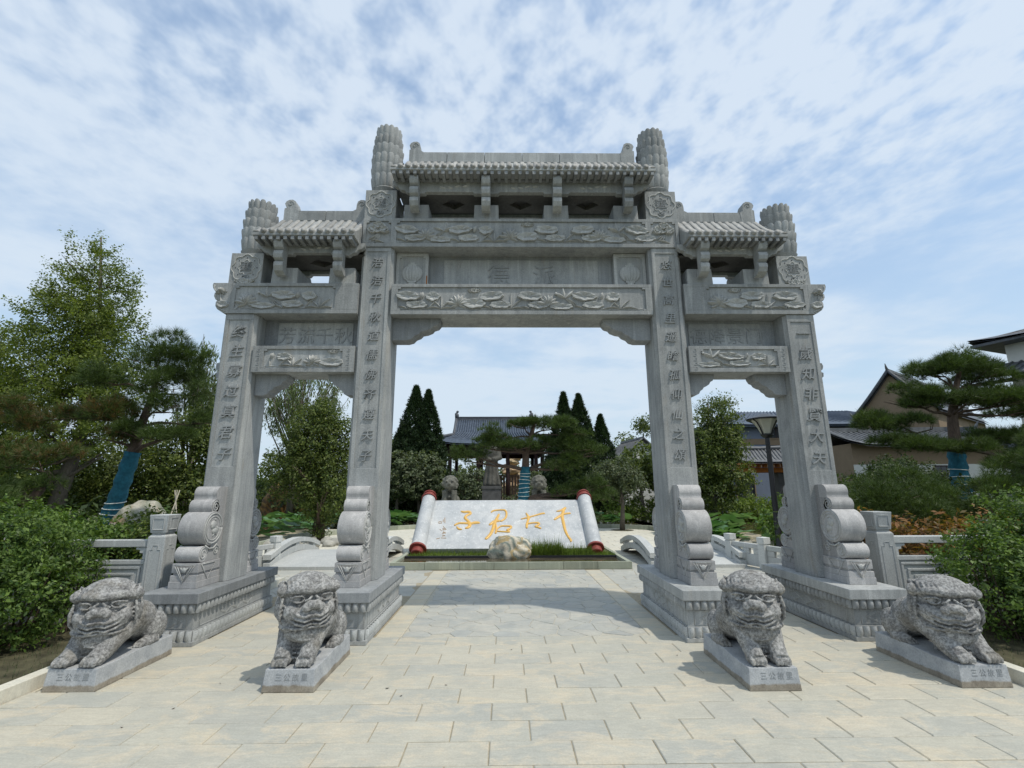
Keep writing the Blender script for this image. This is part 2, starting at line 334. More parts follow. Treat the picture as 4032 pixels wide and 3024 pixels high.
# ------------------------------------------------------------------ relief carving on a plane facing -y
class Relief(MB):
    def __init__(s, y0): super().__init__(); s.y0 = y0
    def petal(s, u, v, ang, Ln, Wd, h=.02, bend=0.):
        ca, sa = math.cos(ang), math.sin(ang)
        def P(a, b):
            t = a; w = (b-.5)*2; hw = Wd*.5*math.sin(PI*min(1, t*.96+.02))**.7
            lx = t*Ln; ly = w*hw+bend*t*t*Ln; hh = h*(1-w*w)*(.35+.65*math.sin(PI*min(1, t+.02)))
            return (u+lx*ca-ly*sa, s.y0-hh*1.7, v+lx*sa+ly*ca)
        return s.grid(P, 6, 4)
    def blade(s, u, v, ang, Ln, Wd=.018, bend=.4, h=.016): return s.petal(u, v, ang, Ln, Wd, h, bend)
    def tuft(s, u, v, n=5, Ln=.2, spread=1.2):
        for i in range(n):
            a = PI/2+spread*(i/(n-1)-.5)*1.6; s.blade(u, v, a, Ln*(.8+.3*random.random()), .024, (a-PI/2)*.55, .022)
    def pad(s, u, v, ru, rv, h=.02, seed=0, tilt=0.):
        rr = random.Random(seed); ph = rr.random()*6; n = 26; rings = [0, .45, .8, .95, 1.0]; hs = [.35, .55, 1.0, .9, 0.]
        vs = []; ct, st = math.cos(tilt), math.sin(tilt)
        for r, hh in zip(rings, hs):
            for j in range(n):
                a = 2*PI*j/n; w = 1+.07*math.sin(7*a+ph)+.05*math.sin(4*a+2*ph); k = hh*(1-.28*(j % 4 == 0)*(r < .9))
                x, z = ru*r*w*math.cos(a), rv*r*w*math.sin(a); vs.append((u+x*ct-z*st, s.y0-h*1.55*k, v+x*st+z*ct))
        fs = [(i*n+j, (i+1)*n+j, (i+1)*n+(j+1) % n, i*n+(j+1) % n) for i in range(4) for j in range(n)]
        return s.add(vs, fs)
    def lotus(s, u, v, sc):
        for a in (-78, 78, -50, 50, -24, 24, 0): s.petal(u, v, PI/2+R_(a), sc*(1.0 if abs(a) < 60 else 1.15), sc*.42, .030+.010*(abs(a) < 30))
        for a in (-1, 1): s.petal(u, v, PI/2+a*R_(112), sc*.85, sc*.26, .022)
    def bud(s, u, v, sc, ang=PI/2):
        s.petal(u, v, ang, sc, sc*.55, .032); s.petal(u, v, ang+.25, sc*.9, sc*.25, .036)
    def bird(s, u, v, sc, d=1):
        s.petal(u, v, PI/2-d*1.1, sc*.9, sc*.32, .034); s.petal(u, v, PI/2-d*.35, sc*1.0, sc*.34, .024, .2*d); s.petal(u, v, PI/2+d*1.0, sc*1.1, sc*.3, .022, .2)
        for k in range(3): s.blade(u, v, PI/2+d*(1.9+.17*k), sc*1.3, .02, .25*d, .02)
        s.ell((u+d*sc*.8, s.y0-.012, v+sc*.42), (.022, .02, .02), 8, 6)
    def cloud(s, u, v, sc):
        for du, dv, r in ((0, 0, .5), (-.5, -.05, .36), (.5, -.05, .36), (-.9, .06, .22), (.9, .06, .22)): s.pad(u+du*sc, v+dv*sc, r*sc*1.15, r*sc*.75, .018, int(r*100))
    def wave(s, u0, u1, v):
        n = max(3, int((u1-u0)/.06)); s.tube([(u0+(u1-u0)*i/n, s.y0-.002, v+.008*math.sin(i*1.4)) for i in range(n+1)], .006, 5)
    def ring(s, pts, r=.007): s.tube([(p[0], s.y0-.002, p[1]) for p in pts]+[(pts[0][0], s.y0-.002, pts[0][1])], r, 6)
def frame(mb, u0, u1, v0, v1, b, yf, yb, notch=.035):
    """raised border strips with stepped corners round a sunken panel"""
    mb.box(u0, u1, yf, yb, v1-b, v1); mb.box(u0, u1, yf, yb, v0, v0+b); mb.box(u0, u0+b, yf, yb, v0+b, v1-b); mb.box(u1-b, u1, yf, yb, v0+b, v1-b)
    for su, uu in ((1, u0+b), (-1, u1-b)):
        for sv, vv in ((1, v0+b), (-1, v1-b)):
            a0, a1 = sorted((uu, uu+su*notch)); c0, c1 = sorted((vv, vv+sv*notch*.9)); mb.box(a0, a1, yf+.001, yb, c0, c1)
exec_parts = []
# ================================================================== ARCHWAY
XC = .23
arch = thing('memorial_archway', 'grey carved stone memorial archway with three openings and four pillars across the paved plaza', 'archway', (XC, 6.42, 0))
AY = -6.42     # part coordinates: u = x - XC, y relative to the arch's mid plane
YF = 6.17-6.42; YB = 6.67-6.42
def lotus_band(u0, u1, y0, y1, z0, z1, up=True):
    """row of overlapping carved petals round a pedestal"""
    mb = MB(); h = z1-z0
    def petal(cx, cy, nx, ny, w):
        tx, ty = -ny, nx
        def P(a, b):
            t = (a-.5)*2; zz = z0+h*b; bulge = .022*math.sin(PI*(.15+.8*(b if up else 1-b)))*(1-abs(t)**3)+.012*(1-t*t)
            hw = w*.5*(1 if True else 0)
            k = t*hw
            return (cx+tx*k+nx*bulge, cy+ty*k+ny*bulge, zz)
        mb.grid(P, 6, 4)
    pitch = .078
    for (a0, a1, fx) in ((u0, u1, False),):
        n = max(2, round((a1-a0)/pitch)); w = (a1-a0)/n
        for i in range(n):
            c = a0+w*(i+.5); petal(c, y0, 0, -1, w*.86); petal(c, y1, 0, 1, w*.86)
    n = max(2, round((y1-y0)/pitch)); w = (y1-y0)/n
    for i in range(n):
        c = y0+w*(i+.5); petal(u1, c, 1, 0, w*.86); petal(u0, c, -1, 0, w*.86)
    return mb
def line_relief(mb, pts, plane, at, r=.007):
    P = [((p[0], at, p[1]) if plane == 'y' else (at, p[0], p[1])) for p in pts]; mb.tube(P, r, 5)
for k, (pu, sgn) in enumerate(((-3.80, -1), (-1.99, -1), (1.99, 1), (3.80, 1))):
    lab = ['pedestal under the outer left pillar', 'pedestal under the inner left pillar', 'pedestal under the inner right pillar', 'pedestal under the outer right pillar'][k]
    w = .305; y0 = 5.50+AY; y1 = 7.30+AY
    pd = MB(); pd.box(pu-w+.01, pu+w-.01, y0+.01, y1-.01, 0, .045); pd.box(pu-w+.035, pu+w-.035, y0+.035, y1-.035, .045, .15)
    pd.box(pu-w+.045, pu+w-.045, y0+.045, y1-.045, .15, .325); pd.box(pu-w+.03, pu+w-.03, y0+.03, y1-.03, .325, .415)
    po = pd.build('pedestal', GREY, arch, bevel=.004); tag(po, lab)
    sl = MB(); sl.box(pu-w-.012, pu+w+.012, y0-.012, y1+.012, .417, .525); sl.build('cap_slab', GREY2 if k in (0, 1) else GREY, po, bevel=.008)
    lotus_band(pu-w+.028, pu+w-.028, y0+.028, y1-.028, .045, .15, False).build('lotus_petal_band', PALE, po, True)
    lotus_band(pu-w+.022, pu+w-.022, y0+.022, y1-.022, .325, .417, True).build('lotus_petal_band', GREY, po, True)
    dl = MB(); zc0 = .238; e = w-.045
    for (ax, at, c, hw) in (('y', y0+.045, pu, .19), ('x', pu+e, (y0+y1)/2, .74), ('x', pu-e, (y0+y1)/2, .74)):
        line_relief(dl, [(c-hw, zc0-.068), (c+hw, zc0-.068), (c+hw, zc0+.068), (c-hw, zc0+.068), (c-hw, zc0-.068)], ax, at, .004)
        for q in ((0,) if ax == 'y' else (-.24, 0, .24)):
            for rr in (.105, .085): line_relief(dl, [(c+q-rr*1.25, zc0), (c+q, zc0+rr*.58), (c+q+rr*1.25, zc0), (c+q, zc0-rr*.58), (c+q-rr*1.25, zc0)], ax, at, .0042)
        if ax == 'x':
            for q in (-.24, .24): line_relief(dl, [(c+q, zc0+.05), (c+q*.0, zc0-.05)], ax, at, .0042); line_relief(dl, [(c+q, zc0-.05), (c+q*.0, zc0+.05)], ax, at, .0042)
    dl.build('diamond_carving', CARVE, po, True)
# pillars
def pillar_poly(u, w, yf, yb, c=.035):
    a, b = u-w, u+w
    return [(a+c, yf), (b-c, yf), (b-c+.006, yf+.012), (b-.012, yf+c-.006), (b, yf+c), (b, yb-c), (b-c, yb), (a+c, yb), (a, yb-c), (a, yf+c), (a+.012, yf+c-.006), (a+c-.006, yf+.012)]
TEXTS = {0: ('终生寡过真君子', 2.05, 3.67, .195), 1: ('浩浩千秋道儒佛齐遵夫子', 2.02, 4.68, .165), 2: ('悠世高里遥瞻孤仰仙之頌', 2.02, 4.66, .165), 3: ('一歲知非賢大夫', 1.98, 3.65, .205)}
pillars = []
for k, pu in enumerate((-3.81, -2.013, 2.013, 3.81)):
    w = .2225 if k in (1, 2) else .222; top = 4.913 if k in (1, 2) else 3.923
    mb = MB(); mb.prism(pillar_poly(pu, w, YF+.012, YB), .527, top, 'z')
    p = mb.build('pillar', GREY, arch, bevel=.003); pillars.append(p); tag(p, ['outer left pillar carved with seven characters', 'inner left pillar carved with eleven characters', 'inner right pillar carved with eleven characters', 'outer right pillar carved with seven characters'][k])
    chars, zb, zt, size = TEXTS[k]; n = len(chars); fz0 = zb-.16; fz1 = zt+.17
    fr = MB(); e = w-.037; pw = e-.045
    fr.box(pu-e, pu+e, YF, YF+.0125, fz1, top-.002); fr.box(pu-e, pu+e, YF, YF+.0125, .53, fz0)
    fr.box(pu-e, pu-pw, YF, YF+.0125, fz0, fz1); fr.box(pu+pw, pu+e, YF, YF+.0125, fz0, fz1); fr.build('raised_border', GREY, p, bevel=.003)
    for i, ch in enumerate(chars):
        z = zt-(zt-zb)*i/(n-1)
        text_obj(ch, size*.94, p, (pu+random.uniform(-.008, .008), YF+.006, z-size*.05), (PI/2, random.uniform(-.06, .06), 0), TEXTM, ext=.013, bold=.008, shear=.2, bevel=.0)
    st = MB()    # side relief near the top of the outer pillars
# stub beam ends that stick out of the outer pillars
for s_ in (-1, 1):
    mb = MB(); prof = []
    pts = [(0, 3.28), (.10, 3.28), (.115, 3.235), (.10, 3.19), (.06, 3.165), (.105, 3.14), (.10, 3.09), (.05, 3.05), (0, 3.04)]
    mb.prism([(s_*(4.033+a), z) for a, z in pts][::s_], -.09, .09, 'y'); mb.build('beam_stub', GREY2, arch, bevel=.004)
# beams
def beam(name, u0, u1, z0, z1, panels, yf=YF-.02, yb=YB+.03, mat=GREY, label=None):
    mb = MB(); mb.box(u0, u1, yf+.022, yb, z0, z1); b = mb.build(name, mat, arch, bevel=.004)
    if label: tag(b, label)
    fr = MB(); us = [u0]+[q for p in panels for q in p]+[u1]
    zb, zt = z0+.055, z1-.045
    fr.box(u0, u1, yf, yf+.023, zt, z1); fr.box(u0, u1, yf, yf+.023, z0, zb)
    for i in range(0, len(us), 2):
        if us[i+1]-us[i] > .002: fr.box(us[i], us[i+1], yf, yf+.023, zb, zt)
    nt_ = .04
    for (a, c) in panels:
        for uu, su in ((a, 1), (c, -1)):
            for vv, sv in ((zb, 1), (zt, -1)):
                x0, x1 = sorted((uu, uu+su*nt_)); y0_, y1_ = sorted((vv, vv+sv*nt_*.7)); fr.box(x0, x1, yf+.001, yf+.023, y0_, y1_)
    fr.build('raised_border', mat, b, bevel=.003)
    return b, yf+.022
b_up, yp = beam('upper_beam', -2.235, 2.235, 4.915, 5.355, [(-2.19, -1.84), (-1.76, 1.76), (1.84, 2.19)], label='long upper beam carved with lotus flowers')
r = Relief(yp); zb = 4.97
for u in (-2.015, 2.015):
    r.pad(u, 5.20, .13, .07, .03, 3); r.pad(u-.085, 5.17, .065, .05, .036, 5); r.pad(u+.085, 5.17, .065, .05, .036, 6); r.pad(u, 5.24, .07, .05, .04, 8)
    for q in range(3): r.blade(u+.01*q, 5.13, -PI/2-.5+.25*q, .15, .03, -.5, .02)
    r.blade(u-.09, 5.03, -.1, .2, .03, -.2, .02)
def lotus_field(r, u0, u1, z0, z1, seed, dense=1.12):
    rr = random.Random(seed); zm = (z0+z1)/2; H = z1-z0; u = u0+.14; i = 0
    while u < u1-.12:
        kind = [0, 1, 2, 3, 1, 4, 0, 2, 5, 1][(i+seed) % 10]
        if kind == 0: r.tuft(u, z0+.02, 5, H*.62, 1.3)
        elif kind == 1: r.pad(u, z0+H*.62, .17, H*.20, .030, i+seed, rr.uniform(-.15, .15)); r.tuft(u, z0+.015, 3, H*.42, 1.0); r.pad(u+.12, z0+H*.24, .15, H*.16, .022, i+3+seed)
        elif kind == 2: r.lotus(u, z0+H*.25, H*.45)
        elif kind == 3: r.bird(u, z0+H*.55, .15, rr.choice((-1, 1))); r.pad(u-.05, z0+H*.17, .16, H*.14, .02, i)
        elif kind == 4: r.bud(u-.05, z0+H*.5, H*.32, PI/2-.3); r.blade(u-.06, z0+.02, PI/2, H*.5, .014, .1); r.blade(u+.06, z0+.02, PI/2-.5, H*.6, .024, -.3); r.pad(u+.12, z0+H*.6, .1, H*.2, .026, i)
        else: r.cloud(u, z1-H*.12, H*.24); r.pad(u, z0+H*.3, .16, H*.22, .026, i+9)
        u += rr.uniform(.24, .31)/dense; i += 1
    r.wave(u0+.05, u1-.05, z0+.02)
lotus_field(r, -1.76, 1.76, 4.975, 5.305, 1); r.build('lotus_carving', CARVE, b_up, True, sharp=50)
b_lo, yp = beam('lower_beam', -1.788, 1.788, 3.915, 4.355, [(-1.70, 1.70)], label='lower middle beam carved with lotus flowers')
r = Relief(yp); lotus_field(r, -1.70, 1.70, 3.975, 4.305, 4); r.build('lotus_carving', CARVE, b_lo, True, sharp=50)
# middle plaque
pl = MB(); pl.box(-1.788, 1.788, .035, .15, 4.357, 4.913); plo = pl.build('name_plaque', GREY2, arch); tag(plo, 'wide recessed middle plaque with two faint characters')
pf = MB(); pf.box(-1.12, 1.12, .022, .036, 4.365, 4.86); pf.build('inner_panel', GREY, plo, bevel=.003)
for ch, u in (('德', -.33), ('派', .33)): text_obj(ch, .34, plo, (u, .018, 4.59), FRONT, TEXTM, ext=.007, bold=-.004)
for s_ in (-1, 1):
    c = s_*1.555; lb = MB(); lb.box(c-.228, c+.228, -.075, .034, 4.357, 4.913); lo = lb.build('lantern_block', GREY, plo, bevel=.004)
    fr = MB(); frame(fr, c-.228, c+.228, 4.36, 4.905, .045, -.092, -.0755, .03)
    rl = Relief(-.077); zz = 4.60
    for q in range(-4, 5): rl.petal(c+.020*q, zz-.115, PI/2-q*.001, .23, .045, .03-.002*abs(q), 0)
    def LP(a, b):
        t = a*2-1; k = b*2-1; hw = .15*math.sqrt(max(0, 1-(k*.86)**2)); return (c+t*hw, -.077-.04*(1-t*t)*(1-k*k*.6)-.012*abs(math.sin(t*9)), zz+k*.115)
    rl.grid(LP, 24, 10); rl.box(c-.065, c+.065, -.095, -.077, zz+.112, zz+.135); rl.box(c-.065, c+.065, -.095, -.077, zz-.14, zz-.112); rl.box(c-.03, c+.03, -.09, -.077, zz+.135, zz+.165); rl.box(c-.045, c+.045, -.092, -.077, zz-.18, zz-.14)
    for i in range(len(rl.v)): fr.v.append(rl.v[i])
    fr.f.extend([tuple(fr.n+j for j in f) for f in rl.f]); fr.m.extend(rl.m); fr.n += len(rl.v)
    fr.build('lantern_carving', CARVE, plo, True, sharp=35)
# corbel brackets
def corbel(u, s_, ln, z1, z0, y0=-.10, y1=.13):
    pts = [(0, z1), (ln, z1), (ln*.99, z1-(z1-z0)*.14), (ln*.93, z1-(z1-z0)*.30), (ln*.84, z1-(z1-z0)*.36), (ln*.80, z1-(z1-z0)*.47), (ln*.70, z1-(z1-z0)*.56), (ln*.60, z1-(z1-z0)*.60), (ln*.55, z1-(z1-z0)*.72), (ln*.46, z1-(z1-z0)*.80), (ln*.40, z0+(z1-z0)*.06), (ln*.30, z0), (0, z0)]
    poly = [(u+s_*a, z) for a, z in pts]
    if s_ > 0: poly = poly[::-1]
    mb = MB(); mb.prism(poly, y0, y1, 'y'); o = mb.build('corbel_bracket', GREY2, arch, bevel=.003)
    return o
corbel(-1.788, 1, .66, 3.913, 3.60); corbel(1.788, -1, .66, 3.913, 3.60)
# side bays
for s_ in (-1, 1):
    nm = 'left' if s_ < 0 else 'right'
    a, b = (2.238, 3.96)
    u0, u1 = sorted((s_*a, s_*b))
    bo, yp = beam('side_beam', u0, u1, 3.925, 4.365, [(s_*3.90, s_*2.55) if s_ < 0 else (2.55, 3.90)], label=nm+' side beam with lotus carving and scrolled end')
    r = Relief(yp); lotus_field(r, min(s_*3.88, s_*2.57), max(s_*3.88, s_*2.57), 3.985, 4.315, 2 if s_ < 0 else 7)
    r.build('lotus_carving', CARVE, bo, True, sharp=50)
    pts = [(0, 4.365), (.255, 4.365), (.262, 4.33), (.25, 4.285), (.215, 4.25), (.20, 4.24), (.222, 4.215), (.225, 4.17), (.20, 4.125), (.165, 4.11), (.19, 4.085), (.19, 4.03), (.16, 3.985), (.10, 3.945), (.04, 3.925), (0, 3.925)]
    poly = [(s_*(3.961+q), z) for q, z in pts]
    if s_ > 0: poly = poly[::-1]
    mb = MB(); mb.prism(poly, YF-.02, YB+.03, 'y'); se = mb.build('scroll_end', GREY, bo, bevel=.005)
    rs = Relief(YF-.021); rs.tube([(s_*(3.97+q*.86), YF-.021, 4.145+(z-4.145)*.86) for q, z in pts[1:-1]], .009, 6); rs.lotus(s_*4.09, 4.22, .07); rs.blade(s_*4.09, 4.22, -PI/2, .2, .02, .2); rs.pad(s_*4.05, 4.05, .08, .05, .02, 4); rs.build('scroll_carving', CARVE, bo, True)
    # plaque
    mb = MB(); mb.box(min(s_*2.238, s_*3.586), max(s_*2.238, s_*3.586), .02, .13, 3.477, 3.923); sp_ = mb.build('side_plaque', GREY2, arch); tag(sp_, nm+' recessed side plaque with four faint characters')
    mb = MB(); mb.box(min(s_*2.36, s_*3.40), max(s_*2.36, s_*3.40), .008, .021, 3.485, 3.885); mb.build('inner_panel', GREY, sp_, bevel=.003)
    for i, ch in enumerate('芳流千秋' if s_ < 0 else '德降景门'): text_obj(ch, .25, sp_, ((-3.27 if s_ < 0 else 2.5)+i*.26, .004, 3.68), FRONT, TEXTM, ext=.006, bold=-.006, sx=1.0)
    # lower side beam
    bo, yp = beam('side_lower_beam', min(s_*2.238, s_*3.585), max(s_*2.238, s_*3.585), 3.115, 3.475, [tuple(sorted((s_*2.40, s_*3.44)))], YF+.0, YB-.03, label=nm+' lower side beam with small lotus panel')
    r = Relief(yp); u0, u1 = sorted((s_*2.41, s_*3.43)); lotus_field(r, u0, u1, 3.175, 3.43, 5 if s_ < 0 else 3, 1.15); r.build('lotus_carving', CARVE, bo, True, sharp=50)
    mk = MB()
    for uu in (2.32, 3.51):
        for q in range(5):
            zq = 3.15+q*.062; mk.tube([(s_*uu-.022, YF-.001, zq), (s_*uu+.018, YF-.001, zq), (s_*uu+.018, YF-.001, zq+.03), (s_*uu, YF-.001, zq+.03)], .0045, 4)
    mk.build('fret_carving', TEXTM, bo)
    corbel(s_*3.586, -s_, .43, 3.113, 2.83, -.10, .12); corbel(s_*2.238, s_, .38, 3.113, 2.83, -.10, .12)
# emblem blocks and finials
def star_pts(c, z, R0, R1, n=8, m=48):
    return [(c+(R0+(R1-R0)*(abs(math.cos(n*a/2))**1.3))*math.cos(a), z+(R0+(R1-R0)*(abs(math.cos(n*a/2))**1.3))*math.sin(a)) for a in [2*PI*i/m+PI/2 for i in range(m)]]
def finial(u, z0, z1, lab):
    H = z1-z0; rings = 7 if H > 1.1 else 6; hs = np.linspace(.12, 1, rings); mb = MB(); me = []
    fo = None
    prof_r = lambda t: .228*(1-.35*max(0, .3-t)**1.2-.75*max(0, t-.42)**1.6)
    # collar
    mb.lathe([(.165, z0), (.195, z0+.03), (.215, z0+.09), (.18, z0+H*.115)], 28, (u, 0, 0), wob=lambda a, z: 1+.025*abs(math.sin(7*a)))
    fo = mb.build('cloud_finial', GREY, arch, True, sharp=40); tag(fo, lab)
    for i in range(rings-1):
        ta, tb = hs[i], hs[i+1]; ra, rt = prof_r(ta), prof_r(tb)
        zA, zB = z0+ta*H, z0+tb*H; ph = (i % 2)*PI/14; h_ = zB-zA; m2 = MB(); n = 84; vs = []
        P_ = [(ra*.88, zA-.016, 0), (ra*.92, zA+.004, 0), (ra*.97, zA+h_*.35, .2), (ra*1.03, zB-.022, .9), (ra*1.015, zB+.001, 1), (ra*.93, zB+.004, .9), (rt*.82, zB-.018, 0), (rt*.3, zB-.016, 0)]
        for r_, z_, zz_ in P_:
            for q in range(n):
                a_ = 2*PI*q/n; lob = abs(math.sin(7*a_+ph))**.55; rr_ = r_*(1+(.10*lob-.07)*(1 if z_ < zB+.01 else 0)); vs.append((u+rr_*math.cos(a_), rr_*math.sin(a_), z_+.036*zz_*(lob-.6)))
        k_ = len(P_); m2.add(vs, [(p*n+q, p*n+(q+1) % n, (p+1)*n+(q+1) % n, (p+1)*n+q) for p in range(k_-1) for q in range(n)]+[tuple(range((k_-1)*n, k_*n))])
        m2.build('scalloped_tier', GREY, fo, True, sharp=35)
    return fo
for k, (eu, z0, z1, zt) in enumerate(((-3.81, 4.367, 4.82, 5.69), (-2.013, 5.357, 5.815, 6.96), (2.013, 5.357, 5.815, 6.93), (3.81, 4.367, 4.80, 5.66))):
    names = ['outer left', 'inner left', 'inner right', 'outer right'][k]
    mb = MB(); mb.box(eu-.222, eu+.222, YF+.004, YB, z0, z1); eb = mb.build('emblem_block', GREY, arch, bevel=.004); tag(eb, names+' block with flower shaped clan emblem')
    zc0 = (z0+z1)/2; r = Relief(YF+.004); r.ring(star_pts(eu, zc0, .178, .208), .010); r.ring(star_pts(eu, zc0+.01, .088, .115), .006)
    if k in (0, 3): r.cloud(eu, z0+.03, .12)
    r.build('emblem_ring', CARVE, eb, True)
    text_obj('蘧', .15, eb, (eu, YF+.001, zc0+.012), FRONT, GREY2, ext=.006, bold=-.002, sx=1.1)
    text_obj('QU', .062, eb, (eu, YF, zc0-.135), FRONT, GREY2, name='carved_letters', ext=.010, bold=.01)
    ho = MB()
    for a in range(8):
        if a == 6: continue
        t = a*PI/4; ho.lathe([(.008, YF+.0005), (.008, YF+.004)], 8, (eu+.148*math.cos(t), 0, zc0+.148*math.sin(t)+.005), axis='y')
    ho.build('drill_holes', BLACK, eb)
    finial(eu, z1+.001, zt, names+' cylindrical finial with scalloped tiers')
# roofs
def half_tile(ln, rise, r=.034, n=8):
    """one rounded tile row running down the slope, with a disc at the eave; local y from 0 (eave) to ln"""
    mb = MB(); vs = []; segs = 5
    for i in range(segs+1):
        t = i/segs; y = t*ln; z = rise*(t**1.25)
        for j in range(n+1):
            a = PI*j/n; vs.append((r*math.cos(a), y, z+r*.75*math.sin(a)-.004))
    fs = [(i*(n+1)+j, i*(n+1)+j+1, (i+1)*(n+1)+j+1, (i+1)*(n+1)+j) for i in range(segs) for j in range(n)]
    mb.add(vs, [f[::-1] for f in fs]); mb.lathe([(r*1.12, -.012), (r*1.12, .01)], 12, (0, 0, .006), axis='y'); mb.lathe([(r*.7, -.017), (r*.7, -.012)], 10, (0, 0, .006), axis='y')
    return mb
def roof(u0, u1, zs, ze, zr, ztop, label, ends, tilt=0, pitch=.1):
    """u0,u1 eave span; zs soffit; ze eave top; zr roof surface at ridge; ztop ridge top"""
    ye = 5.85+AY; cut0 = .11 if ends[0] else 0; cut1 = .11 if ends[1] else 0
    ro = MB()
    prof = [(ye+.02, zs+.012), (ye, zs+.02), (ye, ze-.006), (ye+.16, ze+(zr-ze)*.26), (ye+.32, ze+(zr-ze)*.58), (-.09, zr), (.09, zr), (-ye-.32, ze+(zr-ze)*.58), (-ye-.16, ze+(zr-ze)*.26), (-ye, ze-.006), (-ye, zs+.02), (-ye-.02, zs+.012)]
    # hipped ends: shrink spans towards the ridge
    def span(y): t = 1-min(1, abs(y)/abs(ye)); return u0+cut0*1.3*t, u1-cut1*1.3*t
    vs = []; n = len(prof)
    for side in (0, 1):
        for (y, z) in prof:
            s = span(y); vs.append((s[side]+(0 if z < ze-.02 else 0), y, z))
    fs = [tuple(range(n)), tuple(range(n, 2*n))[::-1]]+[(i, n+i, n+(i+1) % n, (i+1) % n) for i in range(n)]
    ro.add(vs, fs); rf = ro.build('roof', GREY, arch); tag(rf, label)
    ln = abs(ye)-.085; me = half_tile(ln, zr-ze+.012).mesh('roof_tile', TILEM, True)
    nt_ = round((u1-u0-.06)/pitch); st = (u1-u0-.08)/nt_
    for i in range(nt_+1):
        u = u0+.04+st*i; full = (u-u0 > cut0*1.25) and (u1-u > cut1*1.25)
        for sgn in (1, -1):
            sc = 1
            if not full: sc = max(.12, min((u-u0)/(cut0*1.35+1e-6) if cut0 else 9, (u1-u)/(cut1*1.35+1e-6) if cut1 else 9))
            o = inst(me, 'roof_tile', rf, (u, sgn*ye, ze), (0, 0, 0 if sgn > 0 else PI), (1, min(1, sc), min(1, sc)))
    rm = MB(); rm.box(-.0215, .0215, 0, .20, 0, .05); rme = rm.mesh('rafter', GREY2)
    nr = round((u1-u0)/.098)
    for i in range(nr):
        u = u0+.05+(u1-u0-.1)*i/(nr-1); inst(rme, 'rafter', rf, (u, ye+.006, zs-.04)); inst(rme, 'rafter', rf, (u, -ye-.206, zs-.04))
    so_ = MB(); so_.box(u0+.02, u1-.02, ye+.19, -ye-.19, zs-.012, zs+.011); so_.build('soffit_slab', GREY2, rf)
    # ridge
    a = u0+(cut0*1.1+.02 if ends[0] else 0); b = u1-(cut1*1.1+.02 if ends[1] else 0); rg = MB()
    nb = max(2, round((b-a)/.55))
    for i in range(nb):
        x0, x1 = a+(b-a)*i/nb, a+(b-a)*(i+1)/nb; rg.box(x0+.0025, x1-.0025, -.07, .07, zr-.02, ztop); rg.box(x0+.004, x1-.004, -.076, .076, zr+.03, ztop-.03)
    rg.box(a, b, -.085, .085, zr-.03, zr+.012); rgo = rg.build('ridge', GREY, rf, bevel=.003)
    for e, x, s in ((ends[0] or ends[0] is None, a, 1), (ends[1] or ends[1] is None, b, -1)):
        k = MB(); k.prism([(x+s*q, z) for q, z in [(0, zr-.005), (.20, zr-.005), (.215, ztop-.005), (.17, ztop+.02), (.165, ztop+.10), (.15, ztop+.15), (.11, ztop+.175), (.06, ztop+.172), (.02, ztop+.15), (.0, ztop+.11), (.015, ztop+.07), (.03, ztop+.045), (0, ztop+.03)]][::-s], -.08, .08, 'y')
        k.tube([(x+s*(.09+.045*math.cos(t)*(1-t/9)), -.083, ztop+.105+.045*math.sin(t)*(1-t/9)) for t in np.linspace(0, 8, 22)], .006, 5)
        k.build('dragon_ridge_end', GREY, rf, bevel=.004)
    return rf
def frieze(u0, u1, zt, zb, brks, rf, side=-1):
    """scroll-ended board under the eave with hanging S brackets"""
    for sgn in (-1, 1):
        y0, y1 = sorted((sgn*.34, sgn*.26)); d = zt-zb
        mb = MB(); pts = [(u0, zt), (u0+.01, zt-.05), (u0+.05, zt-.09), (u0+.09, zt-.10), (u0+.12, zt-.14), (u0+.18, zt-.155), (u0+.22, zt-.19), (u0+.30, zb-.025)]
        bot = []
        for i, bu in enumerate(brks):
            if i == 0: bot += [(bu+.13, zb-.025), (bu+.15, zb+.0)]
            elif i == len(brks)-1: bot += [(bu-.15, zb), (bu-.13, zb-.025)]
            else: bot += [(bu-.19, zb), (bu-.17, zb-.025), (bu+.17, zb-.025), (bu+.19, zb)]
        rt = [(u1-.30, zb-.025), (u1-.22, zt-.19), (u1-.18, zt-.155), (u1-.12, zt-.14), (u1-.09, zt-.10), (u1-.05, zt-.09), (u1-.01, zt-.05), (u1, zt)]
        mb.prism([(a_, z_-(.035 if sgn > 0 and z_ < zt-.1 else 0)) for a_, z_ in (pts+bot+rt)], y0, y1, 'y'); f = mb.build('frieze_board', GREY, arch, bevel=.004)
        if sgn < 0:
            cr = Relief(y0)
            for i in range(len(brks)-1):
                m_ = (brks[i]+brks[i+1])/2
                for q in (-.16, -.05, .05, .16): cr.petal(m_+q, (zt+zb)/2-.01, .3*(-1 if q < 0 else 1), .08, .035, .012)
            cr.build('cloud_carving', CARVE, f, True)
        for bu in brks:
            k = MB(); prof = []
            yb_ = sgn*.34
            P = [(0, zt-.0), (.14, zt-.0), (.175, zt-.04), (.18, zt-.09), (.155, zt-.14), (.105, zt-.165), (.14, zt-.185), (.155, zt-.235), (.14, zt-.285), (.085, zt-.315), (.115, zt-.335), (.12, zt-.39), (.09, zt-.45), (.02, zt-.485), (-.05, zt-.485), (-.05, zt-.44), (0, zt-.36)]
            poly = [(yb_+sgn*q, z) for q, z in P]
            if sgn > 0: poly = poly[::-1]
            k.prism(poly, bu-.062, bu+.062, 'x'); k.build('hanging_bracket', GREY, f, bevel=.005)
